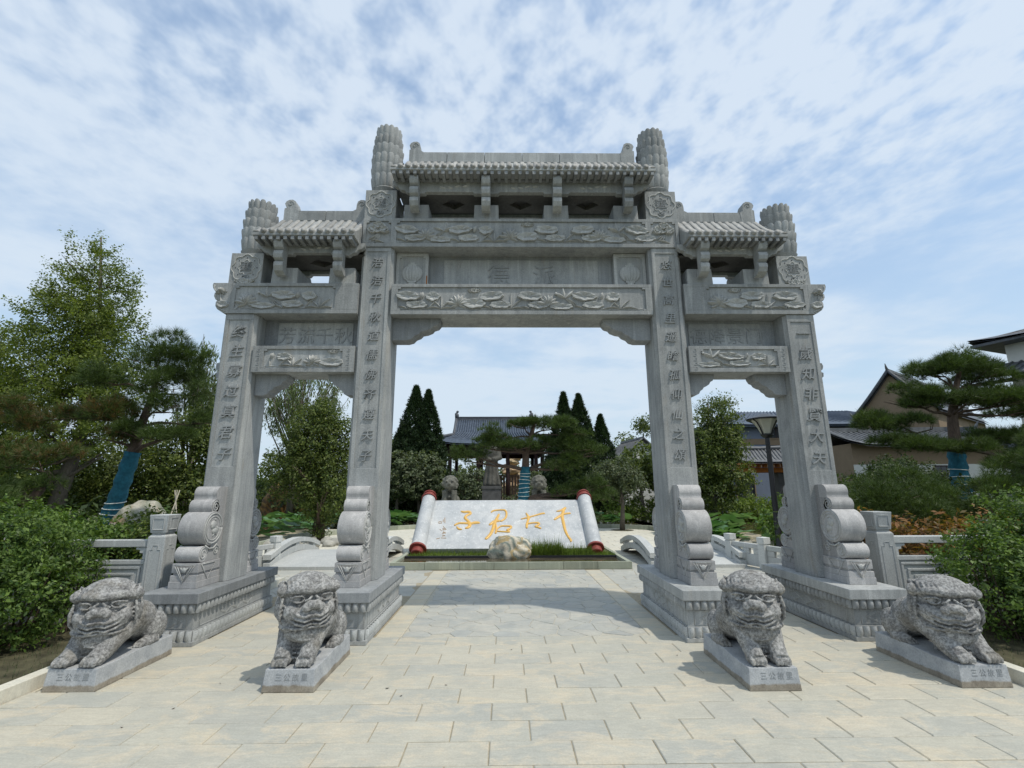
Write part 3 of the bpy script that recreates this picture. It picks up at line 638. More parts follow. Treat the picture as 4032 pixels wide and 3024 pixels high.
    # block plinths under
rf = roof(-1.82, 1.87, 5.90, 5.97, 6.385, 6.585, 'main stone tiled roof over the middle bay', (True, True))
frieze(-1.84, 1.85, 5.905, 5.73, (-1.5, -.5, .5, 1.5), rf)
for u in (-1.5, -.5, .5, 1.5):
    mb = MB(); mb.frust(u-.178, u+.178, YF+.004, YB, 5.356, u-.172, u+.172, YF+.01, YB, 5.587); mb.build('support_block', GREY, arch, bevel=.004)
cl = MB()
def coffer(cl, u0, u1, c, z, t=.07, dw=.17, dy=.13):
    q = [(u0, -.27), (c, -.27), (u1, -.27), (u1, 0), (u1, .27), (c, .27), (u0, .27), (u0, 0)]; d = [(c-dw*.5, -dy*.5), (c, -dy), (c+dw*.5, -dy*.5), (c+dw, 0), (c+dw*.5, dy*.5), (c, dy), (c-dw*.5, dy*.5), (c-dw, 0)]
    d = [(c-dw*.55, -dy*.45), (c, -dy), (c+dw*.55, -dy*.45), (c+dw, 0), (c+dw*.55, dy*.45), (c, dy), (c-dw*.55, dy*.45), (c-dw, 0)]
    vs = [(a, b, z) for a, b in q]+[(a, b, z) for a, b in d]+[(a, b, z+t) for a, b in d]; fs = []
    for i in range(8): fs += [(i, (i+1) % 8, 8+(i+1) % 8, 8+i), (8+i, 8+(i+1) % 8, 16+(i+1) % 8, 16+i)]
    fs.append(tuple(range(16, 24))); cl.add(vs, fs)
for c in (-1, 0, 1): coffer(cl, c-.5, c+.5, c, 5.745)
cl.build('ceiling_slab', SHADEST, arch)
for s_ in (-1, 1):
    e0, e1 = (-3.60, -2.245) if s_ < 0 else (2.245, 3.60)
    rf = roof(e0, e1, 4.90, 4.975, 5.40, 5.59, ('left' if s_ < 0 else 'right')+' lower side roof of stone tiles', (True, None) if s_ < 0 else (None, True), pitch=.108)
    br = (-3.275, -2.485) if s_ < 0 else (2.485, 3.275)
    frieze(e0-.06, e1+.08 if s_ < 0 else e1+.06, 4.925, 4.78, br, rf) if s_ < 0 else frieze(e0-.08, e1+.06, 4.925, 4.78, br, rf)
    for u in br:
        mb = MB(); mb.frust(u-.178, u+.178, YF+.004, YB, 4.366, u-.172, u+.172, YF+.01, YB, 4.602); mb.build('support_block', GREY, arch, bevel=.004)
    cl = MB(); cc = s_*2.88; coffer(cl, cc-.7, cc+.7, cc, 4.79); cl.build('ceiling_slab', SHADEST, arch)
# drum stones
def drum_stone(u, sgn, lab):
    """sgn -1: front of the pillar, +1: behind it; built against the pillar"""
    w = .135; Y = lambda y: (y-6.42) if sgn < 0 else (6.42-y)
    root = MB(); yy = lambda a, b: sorted((Y(a), Y(b)))
    a, b = yy(5.735, 6.18); 
    root.box(u-w-.022, u+w+.022, a, b, .526, .60); root.box(u-w-.015, u+w+.015, a+.006*(sgn < 0), b-.006*(sgn > 0), .60, .665)
    a2, b2 = yy(5.765, 6.18); root.box(u-w, u+w, a2, b2, .665, .69); root.box(u-w-.012, u+w+.012, *yy(5.75, 6.18), .69, .79)
    o = root.build('drum_stone', DRUM, arch, bevel=.004); tag(o, lab)
    tri = Relief(0)
    yf = Y(5.735)-(.001 if sgn < 0 else -.001)
    for q in (1.0, .72): tri.tube([(u-.115*q, yf, .775-.02*(1-q)), (u+.115*q, yf, .775-.02*(1-q)), (u, yf, .59+.05*(1-q)), (u-.115*q, yf, .775-.02*(1-q))], .006, 5)
    tri.tube([(u-.04, yf, .745), (u, yf, .70), (u+.04, yf, .745)], .009, 5); tri.ell((u, yf, .72), (.03, .012, .03), 8, 6)
    for sx in (-1, 1):
        X = u+sx*(w+.016); tri.tube([(X, Y(5.80), .775), (X, Y(6.06), .775), (X, Y(5.93), .60), (X, Y(5.80), .775)], .006, 5)
    tri.build('triangle_carving', CARVE, o, True)
    def cyl(name, yc, zc, r, ww, mat=DRUM, n=36):
        m = MB(); m.lathe([(r*.97, -ww), (r, -ww+.012), (r, ww-.012), (r*.97, ww)], n, (u, Y(yc), zc), axis='x'); return m.build(name, mat, o, True, sharp=40)
    cyl('lower_scroll', 5.828, .882, .088, w); 
    bk = MB()   # body slab joining scrolls to the pillar
    prof = [(6.18, .79), (5.86, .79), (5.90, .88), (5.97, .96), (5.98, 1.34), (5.96, 1.42), (5.99, 1.49), (6.0, 1.56), (6.03, 1.64), (6.18, 1.64)]
    poly = [(Y(a_), b_) for a_, b_ in prof]
    if sgn > 0: poly = poly[::-1]
    bk.prism(poly[::-1], u-w+.002, u+w-.002, 'x'); bk.build('back_slab', DRUM, o, bevel=.004)
    dr = cyl('drum', 5.945, 1.158, .196, w+.012, DRUM, 48)
    cyl('upper_scroll', 5.962, 1.405, .083, w-.002); 
    # top scroll: quarter round blending into the slab
    m = MB(); pts = [(6.10, 1.486), (5.955, 1.486)]+[(6.035-.083*math.cos(t), 1.558+.083*math.sin(t)) for t in np.linspace(-.5, PI/2, 10)]+[(6.10, 1.641)]
    poly = [(Y(a_), b_) for a_, b_ in pts]
    m.prism(poly if sgn < 0 else poly[::-1], u-w+.001, u+w-.001, 'x'); m.build('top_scroll', DRUM, o, True, sharp=35)
    for sx in (-1, 1):
        X = u+sx*(w+.013); c = MB(); cy, cz = Y(5.945), 1.158
        c.tube([(X, cy+.170*math.cos(t), cz+.170*math.sin(t)) for t in np.linspace(0, 2*PI, 33)], .008, 6)
        c.tube([(X, cy+.135*math.cos(t), cz+.135*math.sin(t)) for t in np.linspace(0, 2*PI, 33)], .006, 6)
        rr = random.Random(int(u*100)+sx)
        c.ell((X, cy-.01, cz+.04), (.018, .055, .05), 10, 7); c.ell((X, cy+.03, cz-.03), (.018, .06, .04), 10, 7)
        for q in range(14):
            t = rr.uniform(0, 2*PI); ra = rr.uniform(.03, .11); c.ell((X, cy+ra*math.cos(t), cz+ra*math.sin(t)), (.012, rr.uniform(.015, .035), rr.uniform(.008, .02)), 7, 5, Matrix.Rotation(rr.uniform(0, 3), 3, 'X'))
        for (yc, zc_, r0) in ((5.828, .882, .075), (5.962, 1.405, .068), (6.07, .90, .06)):
            c.tube([(X-sx*.012, Y(yc)+r0*(1-t/14)*math.cos(t), zc_+r0*(1-t/14)*math.sin(t)) for t in np.linspace(0, 12, 40)], .006, 5)
        c.tube([(X-sx*.008, Y(5.84), .97), (X-sx*.008, Y(5.92), .93), (X-sx*.008, Y(6.0), .93), (X-sx*.008, Y(6.06), .97)], .01, 6)
        c.build('drum_face_carving', CARVE, dr, True)
    return o
for k, u in enumerate((-3.84, -2.03, 2.03, 3.84)):
    u = (-3.83, -2.013, 2.02, 3.83)[k]
    nm = ['outer left', 'inner left', 'inner right', 'outer right'][k]
    drum_stone(u, -1, 'drum stone in front of the '+nm+' pillar'); drum_stone(u, 1, 'drum stone behind the '+nm+' pillar')
# rust streak by the left lantern block
mb = MB(); mb.box(-1.352, -1.336, -.0955, -.090, 4.362, 4.56); mb.build('rusty_iron_wedge', plain('rust', (.30, .11, .03), .9, .3, 30), arch)
# ================================================================== LIONS
def bake(mb, name, mat, voxel, disp=.006, dscale=.05, smooth_it=2, parent=None):
    me = mb.mesh('tmp', mat); o = bpy.data.objects.new('tmp', me); col.objects.link(o)
    r = o.modifiers.new('r', 'REMESH'); r.mode = 'VOXEL'; r.voxel_size = voxel; r.use_smooth_shade = True
    if smooth_it: s = o.modifiers.new('s', 'SMOOTH'); s.iterations = smooth_it; s.factor = .5
    if disp:
        for sc, st in ((dscale, disp), (dscale*.32, disp*.55)):
            t = bpy.data.textures.new('t', 'CLOUDS'); t.noise_scale = sc; t.noise_depth = 3
            d = o.modifiers.new('d', 'DISPLACE'); d.texture = t; d.strength = st*2; d.mid_level = .5; d.texture_coords = 'GLOBAL' if False else 'LOCAL'
    dg = bpy.context.evaluated_depsgraph_get(); m2 = bpy.data.meshes.new_from_object(o.evaluated_get(dg)); bpy.data.objects.remove(o)
    m2.name = name; m2.materials.clear(); m2.materials.append(mat); m2.polygons.foreach_set('use_smooth', [True]*len(m2.polygons))
    ob = bpy.data.objects.new(name, m2); col.objects.link(ob)
    if parent is not None: ob.parent = parent
    return ob
def lion_shape(kind, yaw=0., pitch=0., mx=1, tongue=True):
    """local frame: +y runs back from the plinth's front edge, x across, z up. kind 'sit' or 'crouch'"""
    mb = MB(); Z0 = .115; rr = random.Random(int(mx*3+yaw*10)+len(kind))
    sit = kind == 'sit'
    hc = Vector((0, .255, .612)) if sit else Vector((0, .285, .55)); K = 1.17
    hr = Matrix.Rotation(R_(yaw), 3, 'Z') @ Matrix.Rotation(R_(pitch), 3, 'X')
    H = lambda x, y, z: hc+hr @ Vector((x*K, y*K, z*K))
    def he(c, r, n=14, k=9, rot=None): mb.ell(H(*c), tuple(q*K for q in r), n, k, hr @ rot if rot is not None else hr)
    def ht(pts, rad, n=6): mb.tube([H(*p) for p in pts], rad, n)
    # skull, cheeks, jaw
    he((0, .03, .01), (.195, .195, .185), 28, 18); he((0, -.005, -.13), (.185, .175, .13), 24, 14); he((0, -.055, -.20), (.15, .135, .085), 20, 12); he((0, -.01, .10), (.18, .155, .128), 24, 14)
    # brow shelf: a thick roll of combed hair across the forehead
    mbp = [(-.165, -.07, .10), (-.11, -.135, .125), (-.04, -.165, .125), (0, -.165, .118), (.04, -.165, .125), (.11, -.135, .125), (.165, -.07, .10)]
    ht(mbp, [.026, .036, .038, .034, .038, .036, .026], 10)
    for q in range(-6, 7):
        if q == 0: continue
        s = 1 if q > 0 else -1; a = abs(q); ht([(s*(.012+.026*a), -.172+.0035*a*a, .095), (s*(.02+.027*a), -.185+.0035*a*a, .128), (s*(.03+.025*a), -.13+.004*a*a, .17), (s*(.035+.02*a), -.04, .20-.006*a)], [.006, .010, .011, .009], 5)
    he((-.105, -.10, -.04), (.075, .085, .075)); he((.105, -.10, -.04), (.075, .085, .075)); he((0, -.155, -.045), (.12, .07, .065), 20, 12)
    # broad nose with two nostril lobes and a wrinkled bridge
    he((0, -.215, .025), (.058, .040, .034)); 
    for s in (-1, 1):
        he((s*.045, -.213, .010), (.036, .034, .030)); he((s*.048, -.235, -.006), (.014, .014, .010))
        ht([(s*.01, -.195, .085), (s*.035, -.21, .065), (s*.06, -.20, .05)], .011)
        # deep set eyes with lids
        he((s*.098, -.145, .062), (.030, .024, .020)); ht([(s*.055, -.17, .062), (s*.075, -.178, .042), (s*.11, -.170, .038), (s*.145, -.13, .055)], .009); ht([(s*.055, -.17, .07), (s*.08, -.178, .085), (s*.115, -.168, .084), (s*.15, -.125, .066)], .009)
        # folds sweeping from under the nose round the cheeks
        for q in range(3):
            z = -.035-.034*q; ht([(s*.004, -.232+.012*q, z-.010), (s*.05, -.228+.010*q, z-.022), (s*.10, -.196+.008*q, z-.010), (s*.15, -.135, z+.016), (s*.182, -.07, z+.048)], [.010, .0135, .0135, .012, .008], 6)
        # lip line with curled corner and canine
        ht([(0, -.200, -.140), (s*.06, -.192, -.146), (s*.11, -.165, -.150), (s*.155, -.115, -.148), (s*.170, -.088, -.158), (s*.155, -.10, -.172), (s*.12, -.14, -.170)], [.012, .013, .013, .012, .011, .010, .007], 6)
        ht([(s*.095, -.165, -.15), (s*.10, -.165, -.19)], [.014, .005], 6)
        # ear knob with grooved lock hanging below, then curls
        he((s*.185, -.03, .105), (.035, .055, .050), 12, 9); he((s*.205, -.045, .105), (.022, .034, .032), 10, 7)
        for q in range(5): ht([(s*.185, -.075+.036*q, .06), (s*(.208-.004*abs(q-2)), -.085+.038*q, -.01), (s*.198, -.078+.036*q, -.09), (s*.175, -.07+.03*q, -.13)], [.012, .015, .014, .009], 6)
        for q in range(6): he((s*(.165-.012*q), -.055+.012*q, -.15-.012*q), (.030, .030, .026), 9, 7)
    for i in range(34):
        t = rr.uniform(.05, PI-.05); ph = rr.uniform(-.9, .75); he((.17*math.cos(t), .06+.155*math.cos(ph)*math.sin(t), .01+.175*math.sin(ph)), (.034, .034, .028), 8, 6)
    if tongue: he((.035*mx, -.155, -.185), (.036, .034, .055))
    ht([(-.12, -.10, -.225), (-.06, -.165, -.235), (0, -.178, -.24), (.06, -.165, -.235), (.12, -.10, -.225)], .012)
    # body
    if sit:
        mb.tube([(0, .30, .47), (0, .44, .45), (0, .60, .36), (0, .76, .27)], [.17, .185, .185, .15], 20)
        mb.ell((0, .26, .34), (.14, .12, .20), 20, 12); mb.ell((0, .76, .26), (.17, .14, .145), 20, 12)
        legs = [((.10, .075, Z0+.05), (.105, .14, .24), (.115, .22, .35), (.13, .32, .45)), ((-.10, .075, Z0+.05), (-.105, .14, .24), (-.115, .22, .35), (-.13, .32, .45))]
        rad = [.070, .074, .090, .110]
    else:
        mb.tube([(0, .36, .42), (0, .50, .41), (0, .64, .36), (0, .80, .26)], [.165, .175, .178, .14], 20)
        mb.ell((0, .32, .32), (.14, .14, .17), 20, 12); mb.ell((0, .78, .25), (.17, .14, .14), 20, 12)
        legs = [((.115, .06, Z0+.04), (.12, .14, .20), (.13, .24, .30), (.14, .38, .40)), ((-.115, .06, Z0+.04), (-.12, .14, .20), (-.13, .24, .30), (-.14, .38, .40))]
        rad = [.068, .074, .092, .112]
    for lg in legs:
        mb.tube(lg, rad, 16); s = 1 if lg[0][0] > 0 else -1; px, py = lg[0][0], lg[0][1]
        mb.ell((px, py+.02, Z0+.045), (.072, .08, .05), 16, 10)
        for q in range(4):
            x = px+(-.051+.034*q); mb.tube([(x*1.0, py+.03, Z0+.078), (x, py-.015, Z0+.068), (x, py-.045, Z0+.040), (x, py-.052, Z0+.012)], [.014, .019, .019, .013], 8)
        for q in range(7): # elbow tufts
            a = lg[1+(q > 3)]; b = lg[2+(q > 3)]; t = (q % 4)/3.5; p = [a[j]+(b[j]-a[j])*t for j in range(3)]; mb.ell((p[0]+s*.045, p[1]+.062, p[2]+.01), (.016, .022, .028), 7, 5)
    for s in (-1, 1):
        mb.ell((s*.125, .74, .265), (.085, .145, .145), 16, 10); mb.tube([(s*.15, .72, Z0+.04), (s*.155, .60, Z0+.035), (s*.15, .54, Z0+.03)], [.06, .055, .045], 12)
        for q in range(3): mb.tube([(s*.15-.03+.03*q, .57, Z0+.05), (s*.15-.03+.03*q, .52, Z0+.035), (s*.15-.03+.03*q, .505, Z0+.012)], [.015, .017, .011], 7)
    for q in range(9): mb.ell((0, .40+.05*q, (.66-.038*q) if sit else (.605-.03*q)), (.03, .03, .026), 8, 6)   # spine
    for i in range(6):                                    # scale rows on the chest strap
        for j in range(-2, 3): mb.ell((j*.022+(i % 2)*.011, .115+i*.012 if sit else .13+i*.014, .17+.035*i), (.011, .012, .014), 6, 5)
    mb.box(-.062, .062, .15, .40, Z0-.01, .36)
    return mb
def lion(x, y, kind, yaw, pitch, label, mx=1):
    t = thing('stone_lion', label, 'stone lion', (x, y, 0), 0, 'stone lions in front of the archway')
    w = .2125; pl = MB(); n = 10
    top = lambda i: .168+(.012 if i > 3 else 0)*min(1, (i-3)/2)
    vs = []; 
    for i in range(n+1):
        yy = .93*i/n; tp = top(i)
        for (xx, zz) in ((-w, 0), (w, 0), (w-.013, tp), (-w+.013, tp)): vs.append((xx+random.uniform(-.0015, .0015), yy+(.012 if zz > .05 and i == 0 else 0), zz))
    fs = [(0, 1, 2, 3), tuple(4*n+j for j in (3, 2, 1, 0))]
    for i in range(n):
        for j in range(4): a = 4*i; fs.append((a+j, a+4+j, a+4+(j+1) % 4, a+(j+1) % 4))
    pl.add(vs, fs); po = pl.build('plinth', PLINTH, t, bevel=.005)
    b = bake(lion_shape(kind, yaw, pitch, mx), 'lion_body', LION, .0058, .0034, .028, 1, t); b.scale = (1, 1, .942); b.location = (0, 0, .0597)
    for i, ch in enumerate('三公故里'): text_obj(ch, .060, po, (-.086+.070*i, .0085, .105), (PI/2-.07, 0, 0), GREY2, ext=.003, bold=-.001, sx=.95)
    return t
lion(-3.552, 4.375, 'crouch', 24, 4, 'crouching weathered stone lion beside the left hedge, head turned to the plaza')
lion(-1.760, 4.330, 'sit', 34, 3, 'upright weathered stone lion in front of the inner left pillar', -1)
lion(2.182, 4.270, 'sit', -22, 4, 'upright weathered stone lion in front of the inner right pillar')
lion(3.935, 4.292, 'crouch', -26, 4, 'crouching weathered stone lion beside the right hedge, paws stretched forward', -1)
# ================================================================== GROUND
g = MB(); g.grid(lambda a, b: ((a-.5)*1400, -200+b*1400, -.06), 8, 8); tag(g.build('ground', SOIL), kind='structure')
def slab_mesh(w, d, h=.03, c=.006):
    mb = MB(); a, b = w/2, d/2
    vs = [(-a, -b, -h), (a, -b, -h), (a, b, -h), (-a, b, -h), (-a, -b, -c), (a, -b, -c), (a, b, -c), (-a, b, -c), (-a+c, -b+c, 0), (a-c, -b+c, 0), (a-c, b-c, 0), (-a+c, b-c, 0)]
    fs = [(0, 1, 5, 4), (1, 2, 6, 5), (2, 3, 7, 6), (3, 0, 4, 7), (4, 5, 9, 8), (5, 6, 10, 9), (6, 7, 11, 10), (7, 4, 8, 11), (8, 9, 10, 11)]
    return mb.add(vs, fs)
pav = MB(); pav.box(-9, 9, -3, 20.8, -.05, -.008); pavo = pav.build('plaza_pavement', JOINT); tag(pavo, kind='structure')
G = .0032
pm = slab_mesh(.5315-2*G, .279-2*G).mesh('paver', PAVE); pms = slab_mesh(.5315-2*G, .279-2*G).mesh('paver', PAVES)
rows = []; y = 5.80
pitch = .2822
XL, XR = -3.86, 4.27
cnt = 0; mbx = MB()
for r_i in range(13):
    yc = 5.80-pitch*(r_i+.5); off = -.104 if r_i % 2 == 0 else .165
    off += .0
    k0 = int(math.floor((XL-off)/.5315))
    x = off+k0*.5315
    while x < XR:
        a, b = max(x, XL), min(x+.5315, XR)
        if b-a > .03:
            cx = (a+b)/2; sx = (b-a-2*G)/(.5315-2*G)
            if not ((-3.85 < cx < -3.3 or -1.99 < cx-.0 < -1.5 and False) and yc > 5.52 and False):
                inst(pms if random.random() < (.35 if abs(cx) > 1.6 else .12) else pm, 'paver', pavo, (cx, yc, random.uniform(-.0018, .0012)), (random.uniform(-.004, .004), random.uniform(-.003, .003), random.uniform(-.002, .002)), (sx, 1, 1)); cnt += 1
        x += .5315
# side bays: same courses between the pedestals
for (xa, xb) in ((-3.26, -2.07), (2.53, 3.72)):
    for r_i in range(8):
        yc = 5.80+.26*(r_i+.5); off = -.1 if r_i % 2 else .165; x = off+math.floor((xa-off)/.5315)*.5315
        while x < xb:
            a, b = max(x, xa), min(x+.5315, xb)
            if b-a > .03: inst(pms, 'paver', pavo, ((a+b)/2, yc, random.uniform(-.0018, .0012)), (0, 0, 0), ((b-a-2*G)/(.5315-2*G), (.26-2*G)/(.279-2*G), 1)); cnt += 1
            x += .5315
# light border strips beside the pedestals
bm_ = slab_mesh(.285, .36).mesh('border_paver', PAVES)
for xb in (-1.30, 1.755):
    for i in range(12): inst(bm_, 'border_paver', pavo, (xb, 5.985+.368*i, random.uniform(-.0015, .001)))
# crazy paving: clipped Voronoi cells
def voronoi(x0, x1, y0, y1, s, seed, gap=.008):
    rr = random.Random(seed); nx = max(1, int((x1-x0)/s)); ny = max(1, int((y1-y0)/s)); P = {}
    for i in range(-1, nx+1):
        for j in range(-1, ny+1): P[(i, j)] = (x0+(i+.5+rr.uniform(-.44, .44))*(x1-x0)/nx, y0+(j+.5+rr.uniform(-.44, .44))*(y1-y0)/ny)
    cells = []
    for i in range(nx):
        for j in range(ny):
            c = P[(i, j)]; poly = [(x0, y0), (x1, y0), (x1, y1), (x0, y1)]
            for di in range(-2, 3):
                for dj in range(-2, 3):
                    if (di or dj) and (i+di, j+dj) in P:
                        q = P[(i+di, j+dj)]; mx_, my_ = (c[0]+q[0])/2, (c[1]+q[1])/2; nx_, ny_ = q[0]-c[0], q[1]-c[1]; ln = math.hypot(nx_, ny_); nx_ /= ln; ny_ /= ln
                        new = []; 
                        for a in range(len(poly)):
                            p1, p2 = poly[a], poly[(a+1) % len(poly)]
                            d1 = (p1[0]-mx_)*nx_+(p1[1]-my_)*ny_+gap/2; d2 = (p2[0]-mx_)*nx_+(p2[1]-my_)*ny_+gap/2
                            if d1 <= 0: new.append(p1)
                            if (d1 < 0) != (d2 < 0) and abs(d1-d2) > 1e-9:
                                t = d1/(d1-d2); new.append((p1[0]+(p2[0]-p1[0])*t, p1[1]+(p2[1]-p1[1])*t))
                        poly = new
                        if len(poly) < 3: break
                if len(poly) < 3: break
            if len(poly) >= 3: cells.append(poly)
    return cells
def flag_piece(poly, cx, cy):
    mb = MB(); n = len(poly); k = [(p[0]-cx, p[1]-cy) for p in poly]; sh = [(x*.965, y*.965) for x, y in k]
    mb.add([(x, y, -.03) for x, y in k]+[(x, y, -.005) for x, y in k]+[(x, y, 0) for x, y in sh], [(i, (i+1) % n, n+(i+1) % n, n+i) for i in range(n)]+[(n+i, n+(i+1) % n, 2*n+(i+1) % n, 2*n+i) for i in range(n)]+[tuple(range(2*n, 3*n))])
    return mb
crz = MB(); crz.box(-1.152, 1.607, 5.803, 10.30, -.03, -.0065); crzo = crz.build('flagstone_walk', plain('pale_mortar', (.44, .42, .35), .95, .15, 20)); tag(crzo, kind='structure')
cc = voronoi(-1.15, 1.605, 5.805, 10.28, .245, 3)
for poly in cc:
    cx = sum(p[0] for p in poly)/len(poly); cy = sum(p[1] for p in poly)/len(poly)
    o = flag_piece(poly, cx, cy).build('flagstone', FLAG, crzo, loc=(cx, cy, random.uniform(-.0025, .0015)))
    o.rotation_euler = (random.uniform(-.006, .006), random.uniform(-.006, .006), 0)
sf = MB()
for (a, b, c, d) in ((-8.9, -1.46, 7.92, 12.5), (1.91, 8.9, 7.92, 12.5)):
    for poly in voronoi(a, b, c, d, .33, int(a*10)):
        cx = sum(p[0] for p in poly)/len(poly); cy = sum(p[1] for p in poly)/len(poly); fp = flag_piece(poly, cx, cy)
        z = random.uniform(-.006, -.003); sf.add([(v[0]+cx, v[1]+cy, v[2]+z) for v in fp.v], fp.f)
tag(sf.build('far_flagstones', FLAG, pavo), kind='stuff')
fp = MB()
for j in range(20):
    for i in range(24): x = -7.4+i*.62+(j % 2)*.31; yy = 12.55+j*.41; fp.add([(v[0]+x, v[1]+yy, v[2]-.004) for v in slab_mesh(.61, .40).v], slab_mesh(.61, .40).f)
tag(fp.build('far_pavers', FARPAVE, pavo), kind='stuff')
# planting beds either side of the front plaza, kerbs
for s_, x0, x1 in ((-1, -30, XL-.135), (1, XR+.135, 30)):
    b = MB(); n = 30; b.grid(lambda a, c: (x0+(x1-x0)*a, -3+c*(10.3+9.5 if False else 10.4), .055+.03*mnoise.noise((a*30, c*20, s_))), 40, 30); tag(b.build('planting_bed_soil', LAWN), kind='structure')
for s_, x in ((-1, XL-.065), (1, XR+.065)):
    t = thing('kerb', 'pale stone kerb along the '+('left' if s_ < 0 else 'right')+' planting bed', 'kerb', (x, 3, 0))
    for i in range(9):
        m = MB(); m.box(-.058, .058, -.49, .49, -.03, .105); m.build('kerb_stone', FARPAVE, t, loc=(0, -2.4+i*.99, 0), bevel=.006)
# ================================================================== BALUSTRADES
def bal_post(mb_parent, x, y, rz=0, h=1.31, w=.105, z0=0):
    m = MB(); m.box(-w, w, -w, w, 0, h-.26); m.frust(-w, w, -w, w, h-.26, -w*.78, w*.78, -w*.78, w*.78, h-.235); m.box(-w*.78, w*.78, -w*.78, w*.78, h-.235, h-.215)
    m.frust(-w*.9, w*.9, -w*.9, w*.9, h-.215, -w*1.1, w*1.1, -w*1.1, w*1.1, h)
    p = m.build('post', PALE, mb_parent, loc=(x, y, z0), bevel=.006); p.rotation_euler = (0, 0, rz)
    f = MB()
    for sx, sy in ((0, -1), (1, 0), (-1, 0), (0, 1)):
        def q(a, z, o):
            return (sx*(o)+(a if sx == 0 else 0), sy*(o)+(a if sy == 0 else 0), z)
        d = w*1.06; b = w*.62
        f.tube([q(-b, h-.04, d), (q(b, h-.04, d)), q(b, h-.175, d*.95), q(-b, h-.175, d*.95), q(-b, h-.04, d)], .0065, 4)
        d = w+.001; b = w*.62; zt = h-.32
        f.tube([q(-b, .1, d), q(-b, zt-.09, d), q(-b*.45, zt-.09, d), q(-b*.45, zt-.04, d), q(0, zt-.04, d), q(b*.45, zt-.04, d), q(b*.45, zt-.09, d), q(b, zt-.09, d), q(b, .1, d)], .0055, 4)
    f.build('post_carving', PALE, p); return p
def bal_panel(parent, x0, x1, y, mirror=1, zr=1.0):
    """front-facing fretwork panel between two posts; nested recessed rectangles"""
    m = MB(); m.box(x0, x1, y-.055, y+.055, zr-.085, zr); m.build('handrail', PALE, parent, bevel=.008)
    m = MB(); zt = zr-.235
    m.box(x0, x1, y-.035, y+.035, .0, zt-.002)
    for q, (d, z) in enumerate(((0, 0), (.075, .075), (.15, .15), (.225, .225))):
        t = .03 if q else .05; yf = y-.055+.003*q
        m.box(x0+d, x1-d, yf, y-.034, zt-z-t, zt-z); m.box(x0+d, x0+d+t, yf+.001, y-.034, .02, zt-z-t); m.box(x1-d-t, x1-d, yf+.001, y-.034, .02, zt-z-t)
    m.build('panel', PALE, parent, bevel=.004)
    for xx, s in ((x0, 1), (x1, -1), ((x0+x1)/2, 0)):
        k = MB()
        if s: k.prism([(xx, zr-.087), (xx+s*.17, zr-.087), (xx+s*.17, zr-.115), (xx+s*.12, zr-.12), (xx+s*.12, zr-.155), (xx+s*.08, zr-.16), (xx+s*.08, zr-.232), (xx, zr-.232)][::s], y-.04, y+.04, 'y')
        else: k.box(xx-.06, xx+.06, y-.04, y+.04, zt, zr-.087)
        k.build('fret_bracket', PALE, parent, bevel=.004)
for s_, xs in ((-1, (-4.27, -6.35, -8.45)), (1, (4.75, 6.85, 8.95))):
    t = thing('stone_balustrade', ('left' if s_ < 0 else 'right')+' pale stone balustrade with fret brackets running from the outer pedestal into the hedge', 'balustrade', (0, 6.30, 0), 0, 'balustrades either side of the archway')
    for x in xs: bal_post(t, x, 0, 0, 1.30, .108)
    for i in range(2):
        a, b = sorted((xs[i]+s_*.11, xs[i+1]-s_*.11)); bal_panel(t, a, b, 0)
def rail_run(pts, label, h=.62, lab2=None):
    t = thing('low_balustrade', label, 'balustrade', (pts[0][0], pts[0][1], 0)); o0 = pts[0]
    for i, p in enumerate(pts):
        m = MB(); w = .085; m.box(-w, w, -w, w, 0, h-.15); m.box(-w*.85, w*.85, -w*.85, w*.85, h-.15, h-.125); m.box(-w*1.05, w*1.05, -w*1.05, w*1.05, h-.125, h)
        a = math.atan2(pts[min(i+1, len(pts)-1)][1]-pts[max(i-1, 0)][1], pts[min(i+1, len(pts)-1)][0]-pts[max(i-1, 0)][0])
        q = m.build('post', WHITE, t, loc=(p[0]-o0[0], p[1]-o0[1], 0), bevel=.006); q.rotation_euler = (0, 0, a)
        if i < len(pts)-1:
            n = pts[i+1]; d = math.hypot(n[0]-p[0], n[1]-p[1]); ang = math.atan2(n[1]-p[1], n[0]-p[0]); m = MB(); a0, a1 = .09, d-.09
            m.box(a0, a1, -.04, .04, h-.25, h-.15); m.box(a0, a1, -.035, .035, .03, h-.36)
            for u0 in (a0, (a0+a1)/2-.09, a1-.18): m.box(u0+.002, u0+.178, -.035, .035, h-.36, h-.25)
            q = m.build('panel', WHITE, t, loc=(p[0]-o0[0], p[1]-o0[1], 0), bevel=.012); q.rotation_euler = (0, 0, ang)
    return t
rail_run([(4.97, 11.02), (5.24, 10.12), (5.55, 9.2), (5.9, 8.3)], 'low white stone balustrade running diagonally behind the right opening')
rail_run([(-4.98, 10.95), (-5.25, 10.05), (-5.55, 9.15), (-5.9, 8.25)], 'low white stone balustrade running diagonally behind the left opening')
